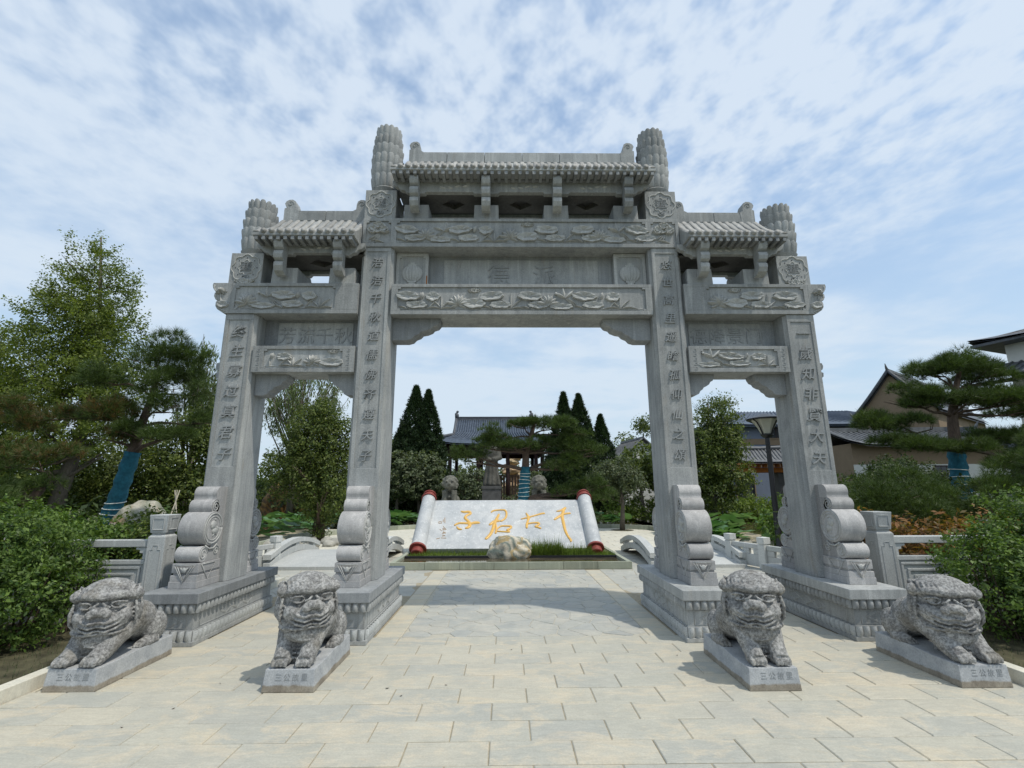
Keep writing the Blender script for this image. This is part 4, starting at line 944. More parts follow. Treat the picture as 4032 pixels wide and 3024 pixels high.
# small humpback bridges either side of the planter
for s_, xa, xb in ((-1, -4.95, -2.75), (1, 3.12, 5.0)):
    t = thing('humpback_bridge', 'small white stone humpback bridge to the '+('left' if s_ < 0 else 'right')+' of the scroll monument', 'bridge', ((xa+xb)/2, 11.9, 0))
    hump = lambda v: .17*math.sin(PI*v)+.02; c = (xa+xb)/2
    m = MB(); m.grid(lambda a, b: (xa-c+(xb-xa)*a, -1.45+2.9*b, hump(b)), 2, 16); m.box(xa-c, xb-c, -1.5, -1.45, -.02, .06); m.build('deck', WHITE, t)
    for xx in (xa, xb):
        m = MB(); n = 16
        for z0, z1, w in ((.0, .13, .07), (.20, .30, .085)):
            vs = []; 
            for i in range(n+1):
                v = i/n; y = -1.35+2.7*v; h_ = .30*math.sin(PI*(.08+.84*v))-.10
                for dx, z in ((-w, z0), (w, z0), (w, z1), (-w, z1)): vs.append((xx-c+dx, y, max(-.04 if z0 < .1 else 0.03, h_+z)))
            fs = [(0, 1, 2, 3), tuple(4*n+j for j in (3, 2, 1, 0))]+[(4*i+j, 4*i+4+j, 4*i+4+(j+1) % 4, 4*i+(j+1) % 4) for i in range(n) for j in range(4)]
            m.add(vs, fs)
        for v in (.12, .5, .88): y = -1.35+2.7*v; h_ = .30*math.sin(PI*(.08+.84*v))-.10; m.box(xx-c-.06, xx-c+.06, y-.09, y+.09, h_+.1, h_+.22)
        m.build('curved_rail', WHITE, t)
# ================================================================== SCROLL MONUMENT IN ITS PLANTER
pt = thing('stone_planter', 'low greenish stone planter with shallow water in front of the scroll monument', 'planter', (.12, 10.3, 0))
m = MB(); n = 7
for i in range(n):
    x0 = -2.47+4.94*i/n; m2 = MB(); m2.box(x0+.003, x0+4.94/n-.003, -.0, .06, 0, .142); m2.build('kerb_block', CURB, pt, bevel=.004)
m = MB(); m.box(-2.47, -2.38, .062, 3.4, 0, .14); m.box(2.38, 2.47, .062, 3.4, 0, .14); m.box(-2.378, 2.378, 3.31, 3.4, 0, .14); m.build('side_kerb', CURB, pt, bevel=.004)
m = MB(); m.box(-2.375, 2.375, 1.02, 1.07, .0, .135); m.build('dark_trough_edge', BLACK, pt)
m = MB(); m.grid(lambda a, b: (-2.375+4.75*a, .062+.955*b, .085), 2, 2); m.build('trough_water', WATER, pt)
m = MB(); m.grid(lambda a, b: (-2.375+4.75*a, 1.075+2.23*b, .10+.04*b), 4, 4); m.build('planter_soil', SOIL, pt)
mt = thing('scroll_monument', 'tilted pale stone monument shaped as an unrolled scroll with four gold characters', 'monument', (.035, 11.92, .12))
tilt = math.atan2(1.085, 1.42); Ls = math.hypot(1.085, 1.42)
sm = bpy.data.objects.new('scroll_slab', None)
m = MB(); m.box(-1.97, 1.97, 0, Ls, -.16, 0); slab = m.build('scroll_slab', SLAB, mt, bevel=.01); slab.rotation_euler = (tilt, 0, 0); slab.location = (0, 0, .10)
m = MB(); m.prism([(.02, -.1), (1.50, -.1), (1.50, 1.0), (.1, .0)], -1.85, 1.85, 'x'); m.build('support_wedge', PALE, mt)
for s_ in (-1, 1):
    m = MB(); r = .175; m.lathe([(r, 0), (r, Ls+.0)], 32, (0, 0, 0), axis='y'); ro = m.build('roller', SLAB, slab, True, sharp=40, loc=(s_*2.10, 0, .02))
    for a, b, dd in ((-.20, -.0, 1), (Ls, Ls+.20, -1)):
        m = MB(); 
        if dd > 0: m.lathe([(.12, a), (.14, a+.015), (.14, b-.055), (.205, b-.05), (.205, b-.002)], 28, axis='y')
        else: m.lathe([(.205, a+.002), (.205, a+.045), (.15, a+.05), (.15, b-.04), (.175, b-.03), (.175, b)], 28, axis='y')
        m.build('red_cap', REDC, slab, True, sharp=30, loc=(s_*2.10, 0, .02)).name = 'roller_cap'
# brush-written gold characters; strokes are (x, y, halfwidth) along the slab plane, origin at its middle
def S_(x, y): # zoomed-photo crop units -> slab plane
    t = (687-y)/(687-182); t2 = t*1.12/(1+.12*t); half = 1.97
    xl = 195+(268-195)*t; xr = 1840+(1730-1840)*t
    return ((x-xl)/(xr-xl)*2-1)*half, t/(1.125-.125*t)*Ls*1.0
STROKES = {
 'qian': [[(1590, 268, 14), (1570, 285, 20), (1540, 298, 14), (1505, 305, 6)], [(1485, 390, 12), (1520, 365, 16), (1570, 335, 14), (1635, 325, 14)], [(1575, 290, 16), (1560, 350, 18), (1575, 430, 18), (1595, 510, 15), (1625, 570, 14), (1650, 605, 14), (1648, 622, 6)]],
 'gu': [[(1148, 385, 4), (1200, 372, 10), (1280, 350, 9), (1345, 330, 12), (1378, 325, 12)], [(1197, 322, 5), (1215, 350, 14), (1222, 372, 20), (1218, 400, 12), (1208, 440, 15), (1208, 475, 12)], [(1225, 432, 10), (1270, 425, 10), (1320, 425, 14), (1328, 440, 12), (1295, 462, 12), (1318, 470, 12), (1345, 480, 12)]],
 'jun': [[(848, 312, 6), (870, 296, 12), (930, 288, 9), (985, 292, 12), (1002, 330, 12), (990, 375, 11), (950, 405, 12)], [(925, 335, 12), (905, 380, 18), (885, 430, 20), (870, 490, 18), (845, 545, 18), (808, 585, 16)], [(840, 440, 14), (880, 410, 20), (930, 400, 16)], [(900, 440, 8), (905, 490, 12), (900, 528, 12)], [(905, 495, 8), (945, 460, 10), (990, 455, 11), (1050, 460, 13), (1040, 485, 12), (1015, 495, 12), (1035, 515, 12), (985, 515, 10), (920, 510, 8)]],
 'zi': [[(552, 302, 12), (580, 308, 16), (625, 305, 18), (640, 325, 16), (605, 345, 16), (590, 370, 16), (620, 400, 18), (640, 435, 20), (630, 465, 20), (605, 475, 14)], [(490, 445, 10), (530, 425, 13), (590, 425, 14), (650, 428, 16), (690, 420, 22), (728, 420, 16)], [(512, 462, 6), (530, 482, 14), (560, 490, 8)]]}
for nm, strs in STROKES.items():
    m = MB()
    for st in strs:
        P = [S_(x, y) for x, y, w in st]; Wd = [w*.0021 for _, _, w in st]; pts = []; 
        # resample smoothly
        for i in range(len(P)-1):
            p0, p1, p2, p3 = P[max(i-1, 0)], P[i], P[i+1], P[min(i+2, len(P)-1)]
            for q in range(5):
                t = q/5; f = lambda a, b, c, d: .5*((2*b)+(-a+c)*t+(2*a-5*b+4*c-d)*t*t+(-a+3*b-3*c+d)*t**3)
                pts.append((f(p0[0], p1[0], p2[0], p3[0]), f(p0[1], p1[1], p2[1], p3[1]), Wd[i]*(1-t)+Wd[i+1]*t))
        pts.append((*P[-1], Wd[-1])); n = len(pts); vs = []; 
        for i, (x, y, w) in enumerate(pts):
            a, b = pts[max(i-1, 0)], pts[min(i+1, n-1)]; dx, dy = b[0]-a[0], b[1]-a[1]; ln = math.hypot(dx, dy) or 1; nx_, ny_ = -dy/ln, dx/ln
            for k, hh in ((-1, .0), (-.8, .016), (0, .024), (.8, .016), (1, .0)): vs.append((x+nx_*w*k*1.08, y+ny_*w*k*1.08, .001+hh))
        fs = [(5*i+j, 5*i+j+1, 5*i+6+j, 5*i+5+j) for i in range(n-1) for j in range(4)]; m.add(vs, [f[::-1] for f in fs])
        for c in (0, n-1): x, y, w = pts[c]; m.ell((x, y, .0), (w*1.05, w*1.05, .022), 12, 6)
    m.build('gold_character', GOLD, slab, True)
m = MB()
for seg in ([(388, 365), (392, 420)], [(375, 385), (374, 410)], [(330, 408), (358, 408), (358, 424), (332, 424), (330, 408)], [(378, 455), (390, 470)], [(370, 480), (405, 478)], [(372, 492), (410, 488)], [(385, 505), (378, 520), (400, 516)], [(345, 485), (362, 500)], [(368, 530), (408, 524)], [(372, 545), (400, 552), (372, 560)], [(360, 575), (412, 578)], [(315, 585), (350, 576)]):
    P = [S_(x, y) for x, y in seg]; m.tube([(p[0], p[1], .0015) for p in P], .009, 5)
m.build('signature', INK, slab)
def rock(name, label, cat, loc, size, mat, seed, sub=4, rough=.22, flat=.35, rz=0, grp=None):
    t = bpy.data.meshes.new(name); import bmesh
    bm = bmesh.new(); bmesh.ops.create_icosphere(bm, subdivisions=sub, radius=1)
    for v in bm.verts:
        c = v.co.copy(); n1 = mnoise.noise(c*1.2+Vector((seed*3.1, seed, 0))); n2 = mnoise.noise(c*3.1+Vector((seed, 2*seed, 5))); n3 = mnoise.noise(c*8+Vector((seed, 7, seed)))
        f = 1+rough*1.3*n1+rough*.6*n2+rough*.22*n3; v.co = Vector((c.x*f*size[0], c.y*f*size[1], max(-flat, c.z*f)*size[2]))
    bm.to_mesh(t); bm.free(); t.materials.append(mat); t.polygons.foreach_set('use_smooth', [True]*len(t.polygons))
    try: t.set_sharp_from_angle(angle=R_(38))
    except Exception: pass
    o = bpy.data.objects.new(name, t); col.objects.link(o); o.location = loc; o.rotation_euler = (0, 0, rz)
    if label: tag(o, label, cat, grp)
    return o
rock('quartz_rock', 'cream and green veined rock standing in the planter before the scroll monument', 'rock', (.10, 11.42, .22), (.50, .26, .34), ROCK2, 14, 4, .26, .4)
# ================================================================== FOLIAGE
def leaves(cs, n, size, spread=.12, up=.35, seed=0, aspect=.55, cl=None, shell=.65, flat=.55, spray=.16):
    """cs: list of (centre, radii). Leaf-sized folded quads gathered in clumps through each lobe"""
    g = np.random.default_rng(seed); V = []; tot = sum(r[0]*r[1]*r[2] for _, r in cs)**1.0
    vols = np.array([(r[0]*r[1]*r[2])**.75 for _, r in cs]); vols /= vols.sum()
    for (c, r), vo in zip(cs, vols):
        k = max(8, int(n*vo)); ncl = max(4, k//(cl or 26))
        d = g.normal(size=(ncl, 3)); d /= np.linalg.norm(d, axis=1)[:, None]; rad = shell+(1.05-shell)*g.random(ncl)**.7
        cc_ = d*rad[:, None]*np.array(r)+np.array(c)
        idx = g.integers(0, ncl, k); ax = d*1.0+g.normal(size=(ncl, 3))*.35+np.array([0, 0, .35]); ax /= np.linalg.norm(ax, axis=1)[:, None]; p = cc_[idx]+g.normal(size=(k, 3))*spread*.62*np.array([1, 1, flat+.2])+ax[idx]*(g.random(k)[:, None]-.35)*spray*2
        nrm = d[idx]*.6+g.normal(size=(k, 3))*.55+np.array([0, 0, up]); nrm /= np.linalg.norm(nrm, axis=1)[:, None]
        t = np.cross(nrm, g.normal(size=(k, 3))); t /= np.linalg.norm(t, axis=1)[:, None]+1e-9; b = np.cross(nrm, t)
        s = size*(.6+.8*g.random(k))[:, None]; fold = nrm*s*.18
        q = np.stack([p-t*s, p-b*s*aspect+fold, p+t*s, p+b*s*aspect+fold], 1); V.append(q)
    return np.concatenate(V)
def np_mesh(name, V, mat):
    k, nv = V.shape[0], V.shape[1]; me = bpy.data.meshes.new(name); me.vertices.add(k*nv); me.vertices.foreach_set('co', V.reshape(-1).astype(np.float32))
    me.loops.add(k*nv); me.loops.foreach_set('vertex_index', np.arange(k*nv, dtype=np.int32)); me.polygons.add(k)
    me.polygons.foreach_set('loop_start', (np.arange(k)*nv).astype(np.int32)); me.polygons.foreach_set('loop_total', np.full(k, nv, dtype=np.int32)); me.materials.append(mat); me.update(calc_edges=True); return me
def np_obj(name, V, mat, parent=None, loc=None):
    o = bpy.data.objects.new(name, np_mesh(name, V, mat)); col.objects.link(o)
    if parent is not None: o.parent = parent
    if loc is not None: o.location = loc
    return o
def limbs(mb, base, top, r0, r1, n, rng_, spread, seed):
    rr = random.Random(seed); base = Vector(base); top = Vector(top); mid = (base+top)/2+Vector((rr.uniform(-.05, .05), rr.uniform(-.05, .05), 0))*(top-base).length
    mb.tube([base-Vector((0, 0, .1)), base.lerp(mid, .5), mid, top], [r0*1.25, r0, (r0+r1)/2, r1], 9)
    for i in range(n):
        t = rng_[0]+(rng_[1]-rng_[0])*i/max(1, n-1); p = base.lerp(top, t); a = rr.uniform(0, 2*PI); l = spread*(1-.5*t)*rr.uniform(.7, 1.1); r = r0*(1-t*.8)*.5
        e = p+Vector((math.cos(a)*l, math.sin(a)*l, l*rr.uniform(.25, .8))); m = p.lerp(e, .5)+Vector((0, 0, -l*.06)); mb.tube([p, m, e], [r, r*.6, r*.2], 6)
        for q in range(2): f = e+Vector((rr.uniform(-.3, .3), rr.uniform(-.3, .3), rr.uniform(.1, .4)))*l*.8; mb.tube([m, m.lerp(f, .6), f], [r*.4, r*.25, r*.1], 5)
    return mb
def tree(name, label, cat, loc, lobes, nleaf, size, mat, bk=BARK, trunk=(.12, .03), h=None, seed=0, grp=None, spread=.15, shell=.5, nb=9, sl=1.0, lo=.35, **kw):
    t = thing(name, label, cat, loc, 0, grp); h = h or max(c[2]+r[2]*.5 for c, r in lobes)
    mb = MB(); limbs(mb, (0, 0, 0), (lobes[0][0][0]*.3, 0, h), trunk[0], trunk[1], nb, (lo, .92), sl, seed); mb.build('trunk', bk, t, True)
    np_obj('crown', leaves(lobes, nleaf, size, spread, seed=seed, shell=shell, **kw), mat, t); return t
def needles(cents, nrm, n, ln, w, seed, g_=None):
    """tufts: cents (k,3) bases, nrm (k,3) main direction"""
    g = np.random.default_rng(seed); k = len(cents); C = np.repeat(cents, n, 0); D = np.repeat(nrm, n, 0)+g.normal(size=(k*n, 3))*.62; D /= np.linalg.norm(D, axis=1)[:, None]
    L_ = ln*(.7+.5*g.random(k*n))[:, None]; t = np.cross(D, g.normal(size=(k*n, 3))); t /= np.linalg.norm(t, axis=1)[:, None]+1e-9
    return np.stack([C-t*w/2, C+t*w/2, C+D*L_], 1)
def pads(specs, dens, ln, w, seed, nn=16):
    g = np.random.default_rng(seed); out = []
    sub = []
    for c, r in specs:
        nsub = max(4, int(6+5*(r[0]*r[1])))
        for q in range(nsub):
            a_ = g.random()*2*PI; q_ = math.sqrt(g.random())*.72; sub.append(((c[0]+r[0]*q_*math.cos(a_), c[1]+r[1]*q_*math.sin(a_), c[2]+r[2]*g.normal()*.38), (r[0]*.42, r[1]*.42, r[2]*(.65+.4*g.random()))))
    for c, r in sub:
        k = max(10, int(dens*r[0]*r[1]*2.0)); a = g.random(k)*2*PI; rr = np.sqrt(g.random(k)); 
        x = rr*np.cos(a); y = rr*np.sin(a); z = (1-rr**2)**.5*g.random(k)**.45*1.05-.15+g.normal(size=k)*.16
        lump = .16*np.sin(x*7+c[0]*3)*np.cos(y*7+c[1]*5); P = np.stack([c[0]+x*r[0], c[1]+y*r[1], c[2]+(z+lump)*r[2]], 1)
        D = np.stack([x*.9, y*.9, .55+.4*g.random(k)], 1); D /= np.linalg.norm(D, axis=1)[:, None]; out.append(needles(P, D, nn, ln, w, seed+len(out)))
    return np.concatenate(out)
def pine(label, base, trunk_pts, radii, pad_specs, wrap=None, dens=260, ln=.11, w=.007, seed=1, mat=ND_PINE, brown=None, branch=True):
    t = thing('pine_tree', label, 'pine tree', base, 0); B = Vector(base)
    mb = MB(); mb.tube([Vector(p)-B for p in trunk_pts], radii, 10)
    rr = random.Random(seed)
    if branch:
        for c, r in list(pad_specs)+list(brown or []):
            zz = c[2]-r[2]*.6; best = min(trunk_pts, key=lambda p: abs(p[2]-(zz-.15))); i = trunk_pts.index(best); s = Vector(best)-B; e = Vector((c[0], c[1], c[2]-r[2]*.35))-B
            mid = s.lerp(e, .5)+Vector((rr.uniform(-.08, .08), rr.uniform(-.08, .08), rr.uniform(-.05, .14))); rb = radii[i]*.45
            mb.tube([s, s.lerp(mid, .5)+Vector((0, 0, .04)), mid, mid.lerp(e, .6), e], [rb, rb*.8, rb*.6, rb*.45, rb*.2], 7)
            for q in range(5):
                a = rr.uniform(0, 2*PI); f = Vector((c[0]+r[0]*.75*math.cos(a), c[1]+r[1]*.75*math.sin(a), c[2]))-B; mb.tube([mid.lerp(e, .5), mid.lerp(f, .6), f], [rb*.3, rb*.2, rb*.08], 5)
    tr = mb.build('trunk', BARKP, t, True)
    if wrap:
        z0, z1, ropes = wrap; m = MB(); rp = MB(); P = [Vector(p)-B for p in trunk_pts]
        def at(z):
            for i in range(len(P)-1):
                if P[i].z <= z <= P[i+1].z or i == len(P)-2:
                    f = (z-P[i].z)/(P[i+1].z-P[i].z); return P[i].lerp(P[i+1], f), radii[i]*(1-f)+radii[i+1]*f
        zs = np.linspace(z0, z1, 22); m.tube([at(z)[0] for z in zs], [at(z)[1]*(1.22+.16*((i*7) % 3 == 0)+.06*math.sin(i*2.1)) for i, z in enumerate(zs)], 14)
        m.build('teal_wrap', WRAP, t, True)
        for z in ropes:
            c, r = at(z); rp.tube([(c.x+r*1.42*math.cos(a), c.y+r*1.42*math.sin(a), c.z+.02*math.sin(a+z*9)) for a in np.linspace(0, 2*PI, 15)], .007, 5)
        if ropes is not None and len(ropes): rp.build('rope_binding', ROPE, t)
    V = pads(pad_specs, dens, ln, w, seed); np_obj('needles', V, mat, t).location = -B
    if brown:
        np_obj('browned_needles', pads(brown, dens*.55, ln, w, seed+50), ND_BROWN, t).location = -B; np_obj('needles', pads(brown, dens*.75, ln, w, seed+50), mat, t).location = -B
    return t
# ---- left pine
T1 = [(-6.72, 8.5, .0), (-6.74, 8.5, .98), (-6.62, 8.5, 1.52), (-6.50, 8.5, 2.21), (-6.44, 8.52, 2.7), (-6.36, 8.55, 3.24), (-6.31, 8.55, 3.8)]
pine('left pine with a teal wrapped trunk and flat needle pads above the hedge', (-6.72, 8.5, 0), T1, [.12, .115, .10, .095, .07, .05, .035],
     [((-6.30, 8.5, 3.88), (.80, .65, .32)), ((-6.95, 8.3, 3.45), (.5, .45, .2)), ((-5.95, 8.4, 3.42), (.5, .5, .22)), ((-5.78, 8.3, 3.02), (.45, .4, .3)), ((-5.45, 8.5, 3.35), (.25, .3, .3)), ((-5.75, 8.2, 2.5), (.5, .4, .16)), ((-5.45, 8.6, 2.75), (.3, .3, .2)), ((-6.3, 8.2, 2.55), (.3, .3, .16))],
     (.5, 2.25, (.9, 1.0, 1.1, 1.2, 1.3, 1.4)), 640, .14, .006, 3, brown=[((-7.2, 8.3, 2.85), (.75, .5, .24)), ((-8.4, 8.4, 2.85), (.6, .5, .22)), ((-6.7, 8.2, 2.48), (.32, .3, .15))])
pine('low spreading pine with browned pads at the left edge behind the hedge', (-7.2, 7.3, 0), [(-7.2, 7.3, 0), (-7.1, 7.3, .8), (-6.9, 7.2, 1.4), (-6.6, 7.2, 1.8)], [.1, .09, .07, .04],
     [((-7.0, 7.0, 1.65), (.6, .5, .2)), ((-7.7, 6.9, 1.75), (.8, .6, .22)), ((-6.9, 6.4, 1.42), (.6, .5, .22))], None, 420, .11, .006, 5,
     brown=[((-6.75, 7.1, 2.08), (.65, .45, .15)), ((-7.7, 7.2, 2.02), (.7, .5, .18))])
# ---- right pine
T2 = [(9.38, 10, .0), (9.42, 10, 1.39), (9.46, 10, 2.37), (9.53, 10, 3.07), (9.7, 10, 3.6), (9.9, 10, 4.1)]
pine('right pine with a teal wrapped trunk in front of the tan gabled house', (9.38, 10, 0), T2, [.15, .135, .115, .095, .065, .04],
     [((9.35, 9.8, 4.02), (.72, .65, .30)), ((10.25, 10.0, 4.0), (.75, .65, .30)), ((9.0, 9.7, 3.98), (.5, .5, .14)), ((8.6, 9.8, 3.38), (.78, .55, .22)), ((10.4, 9.8, 3.36), (.95, .65, .28)), ((9.5, 9.6, 3.35), (.5, .4, .16)), ((8.3, 9.9, 2.93), (.82, .55, .22)), ((8.1, 9.6, 2.42), (.8, .55, .2)), ((9.0, 9.4, 2.33), (.6, .4, .12)), ((10.4, 9.9, 2.6), (.7, .6, .2)), ((11.2, 10.2, 3.2), (.6, .6, .2)), ((11.0, 10.0, 2.0), (.7, .6, .25)), ((10.7, 9.5, 2.2), (.5, .5, .2))],
     (.9, 2.45, (1.2, 1.35, 1.5, 1.65, 1.8, 1.95)), 640, .15, .0065, 11)
pine('low bushy pine behind the photinia hedge on the right', (6.3, 7.9, 0), [(6.3, 7.9, 0), (6.35, 7.9, .7), (6.5, 7.9, 1.3)], [.1, .08, .04],
     [((6.3, 8.0, 1.62), (.6, .5, .25)), ((5.9, 7.7, 1.3), (.6, .5, .28)), ((7.0, 8.0, 1.45), (.6, .5, .25)), ((6.5, 7.6, 1.15), (.7, .5, .3)), ((7.5, 8.1, 1.2), (.55, .5, .3)), ((5.6, 7.9, .95), (.4, .5, .3))], None, 520, .12, .006, 21, branch=True)
pine('low pine pads at the right edge above the hedge', (8.3, 8.2, 0), [(8.3, 8.2, 0), (8.3, 8.2, .8), (8.2, 8.1, 1.5)], [.1, .08, .04],
     [((8.0, 8.0, 1.55), (.6, .5, .2)), ((8.7, 8.0, 1.95), (.6, .5, .2)), ((8.6, 7.7, 1.5), (.6, .5, .2)), ((7.7, 7.6, 1.2), (.6, .5, .25)), ((9.2, 8.2, 2.3), (.5, .5, .2))], (.2, .9, (.4, .5, .6, .7)), 480, .13, .006, 31)
# ---- centre pine behind the monument
T3 = [(.55, 16, 0), (.58, 16, 1.24), (.66, 16, 2.2), (.68, 16, 2.75), (.85, 16, 3.3), (1.03, 16, 3.9)]
pine('spreading pine with a teal wrapped trunk behind the scroll monument', (.55, 16, 0), T3, [.15, .14, .13, .11, .08, .04],
     [((.6, 15.9, 3.72), (.75, .7, .20)), ((1.6, 16, 3.62), (.9, .8, .26)), ((2.4, 16, 3.35), (.5, .6, .22)), ((-.35, 15.8, 3.12), (.6, .5, .22)), ((-.45, 15.6, 3.36), (.5, .4, .26)), ((-.6, 15.6, 2.95), (.5, .4, .24)), ((.3, 15.6, 2.9), (.85, .6, .16)), ((-1.3, 15.8, 2.6), (.5, .5, .30)), ((-.75, 15.7, 2.62), (.4, .4, .2)), ((1.5, 15.9, 3.05), (.8, .6, .24)), ((2.3, 16, 2.85), (.75, .7, .30)), ((2.9, 15.9, 2.75), (.5, .6, .28)), ((2.0, 15.8, 2.3), (.8, .6, .26)), ((2.2, 15.9, 1.6), (.7, .6, .30)), ((2.8, 15.7, 1.25), (.65, .6, .34)), ((2.6, 15.7, .75), (.5, .5, .32)), ((3.1, 15.8, 1.7), (.45, .5, .3))],
     (.7, 2.3, (1.25, 1.38, 1.5, 1.62, 1.75, 1.88, 2.0, 2.1)), 260, .17, .011, 41)
# ---- foreground hedges
def hedge(name, label, loc, lobes, n, size, mat, seed, cat='shrub', **kw):
    t = thing(name, label, cat, loc); mb = MB(); rr = random.Random(seed)
    for c, r in lobes:
        for q in range(7):
            e = (c[0]+rr.uniform(-.6, .6)*r[0], c[1]+rr.uniform(-.6, .6)*r[1], c[2]+rr.uniform(.1, .7)*r[2]); mb.tube([(c[0]+rr.uniform(-.1, .1), c[1], -.02), (c[0]*.5+e[0]*.5, e[1], c[2]*.5), e], [.014, .010, .004], 5)
    mb.build('stems', BARK, t); np_obj('leaves', leaves(lobes, n, size, seed=seed, **kw), mat, t); return t
hedge('privet_shrub', 'dense bright green privet shrub on the far left beside the crouching lion', (-5.3, 5.2, 0),
      [((.22, .1, .50), (.60, .5, .45)), ((-.1, .2, .92), (.6, .5, .42)), ((.05, .55, .90), (.45, .45, .28)), ((-.6, .0, .78), (.6, .6, .66)), ((.0, -.4, .35), (.55, .4, .35)), ((-1.2, .2, .95), (.7, .7, .7)), ((.35, .65, .55), (.3, .3, .3)), ((-.4, .6, 1.05), (.6, .5, .36)), ((-.9, -.1, .5), (.6, .5, .5)), ((.1, -.2, .55), (.55, .4, .45)), ((-.2, .0, 1.05), (.55, .5, .38))], 56000, .022, LF_SHRUB, 5, spread=.06, shell=.70, cl=46, spray=.09, aspect=.5)
hedge('privet_shrub', 'dense bright green privet shrub on the far right beside the crouching lion', (5.75, 5.3, 0),
      [((-.40, .0, .55), (.55, .5, .48)), ((.1, .1, .85), (.6, .5, .45)), ((-.35, .35, .85), (.4, .4, .24)), ((.7, .1, .85), (.65, .6, .72)), ((.0, -.45, .40), (.65, .4, .38)), ((1.3, .2, .8), (.7, .7, .7)), ((.5, .5, 1.15), (.6, .5, .38)), ((.1, -.1, .5), (.6, .5, .5)), ((.9, 0, 1.1), (.6, .5, .45))], 56000, .022, LF_SHRUB, 6, spread=.06, shell=.70, cl=46, spray=.09, aspect=.5)
hedge('green_shrub', 'loose green shrub behind the left balustrade', (-5.1, 6.9, 0), [((0, 0, .75), (.6, .4, .38)), ((-.9, .1, .8), (.7, .45, .42)), ((.55, 0, .6), (.45, .35, .5)), ((-1.9, .2, .9), (.8, .5, .45))], 12000, .03, LF_SHRUB, 9, spread=.08, shell=.7, spray=.07)
hedge('green_shrub', 'dark shrub filling the gap beside the outer left pedestal', (-4.75, 6.95, 0), [((0, 0, .6), (.42, .4, .62)), ((.1, .6, .6), (.4, .4, .5)), ((-.5, .5, .8), (.5, .4, .5))], 8000, .03, LF_BROAD, 19, spread=.07, shell=.7, spray=.07)
hedge('photinia_hedge', 'orange red tipped photinia hedge behind the right balustrade', (5.8, 6.95, 0), [((-.75, 0, .75), (.38, .3, .45)), ((0, 0, .85), (.7, .35, .25)), ((.9, .1, .85), (.7, .35, .27)), ((-.2, 0, .45), (1.2, .3, .4)), ((1.8, .1, .8), (.7, .35, .3))], 9000, .042, LF_RED, 12, cat='hedge', spread=.07, shell=.7, up=.7, aspect=.38)
hedge('green_shrub', 'green undergrowth behind the outer right pillar', (6.3, 9.0, 0), [((0, 0, .7), (.6, .6, .6)), ((.5, .7, .8), (.7, .6, .6)), ((1.1, .4, .9), (.9, .6, .6)), ((2.4, .6, 1.0), (1, .6, .7))], 10000, .04, LF_DARK, 13, spread=.1, shell=.7)
rock('garden_rock', 'large veined garden rock among shrubs on the left', 'rock', (-5.80, 8.0, .62), (.48, .42, .82), ROCKM, 12, 5, .10, .8)
# ---- big trees left
tree('ginkgo_tree', 'tall sunlit ginkgo standing above everything on the left', 'tree', (-12.1, 13.2, 0),
     [((.1, 0, 7.2), (.95, 1.0, 1.1)), ((-.3, 0, 6.2), (1.2, 1.2, 1.0)), ((.5, 0, 6.0), (1.0, 1.1, .9)), ((-.5, 0, 4.9), (1.6, 1.4, 1.0)), ((.9, -.2, 4.6), (1.4, 1.3, .8)), ((0, -.3, 3.5), (2.3, 1.5, 1.1)), ((-.05, 0, 8.3), (.3, .3, .6))]+[((q*1.05*math.cos(a), q*.7*math.sin(a), z), (.20, .20, .50)) for q, a, z in ((1, .2, 7.5), (1.1, 1.4, 7.9), (.9, 2.6, 7.8), (1.3, 3.3, 7.2), (.7, 4.1, 8.2), (.6, 5.6, 8.1), (1.4, 6.1, 6.8), (1.6, 3.0, 6.3), (1.6, .1, 6.1), (2.0, 3.3, 5.6), (2.1, 6.2, 5.2))], 70000, .034, LF_GINK, BARKG, (.17, .02), 9.0, 2, spread=.13, shell=.3, nb=26, sl=1.3, lo=.2, cl=70, spray=.30)
tree('ginkgo_tree', 'second ginkgo cut by the left edge of the photo', 'tree', (-15.3, 13.6, 0), [((0, 0, 5.4), (1.5, 1.4, 1.1)), ((.2, 0, 4.0), (2.2, 1.6, 1.2)), ((0, 0, 2.8), (2.4, 1.6, 1.0))], 30000, .038, LF_GINK, BARKG, (.15, .03), 6, 6, spread=.14, shell=.3, cl=70, spray=.28, nb=12, sl=1.0, lo=.2)
tree('broadleaf_tree', 'dark broadleaf tree behind the left pine', 'tree', (-11.0, 16.5, 0), [((.2, 0, 2.6), (1.6, 1.4, 1.3)), ((-1.8, 0, 2.2), (1.6, 1.4, 1.2)), ((1.0, .2, 3.6), (1.0, 1.2, 1.0)), ((-3.6, 0, 2.0), (1.8, 1.4, 1.2)), ((0, -.2, 1.3), (2.6, 1.2, .9))], 42000, .052, LF_BROAD, BARK, (.15, .04), 3.6, 8, spread=.2, shell=.5)
tree('broadleaf_tree', 'leafy tree at the far left edge behind the low pine', 'tree', (-15.5, 12.5, 0), [((0, 0, 2.4), (1.8, 1.4, 1.4)), ((2.2, .3, 2.1), (1.5, 1.2, 1.0)), ((.8, 0, 1.0), (2.4, 1.0, .9))], 24000, .05, LF_GINK, BARK, (.14, .04), 3.2, 28, spread=.2, shell=.5)
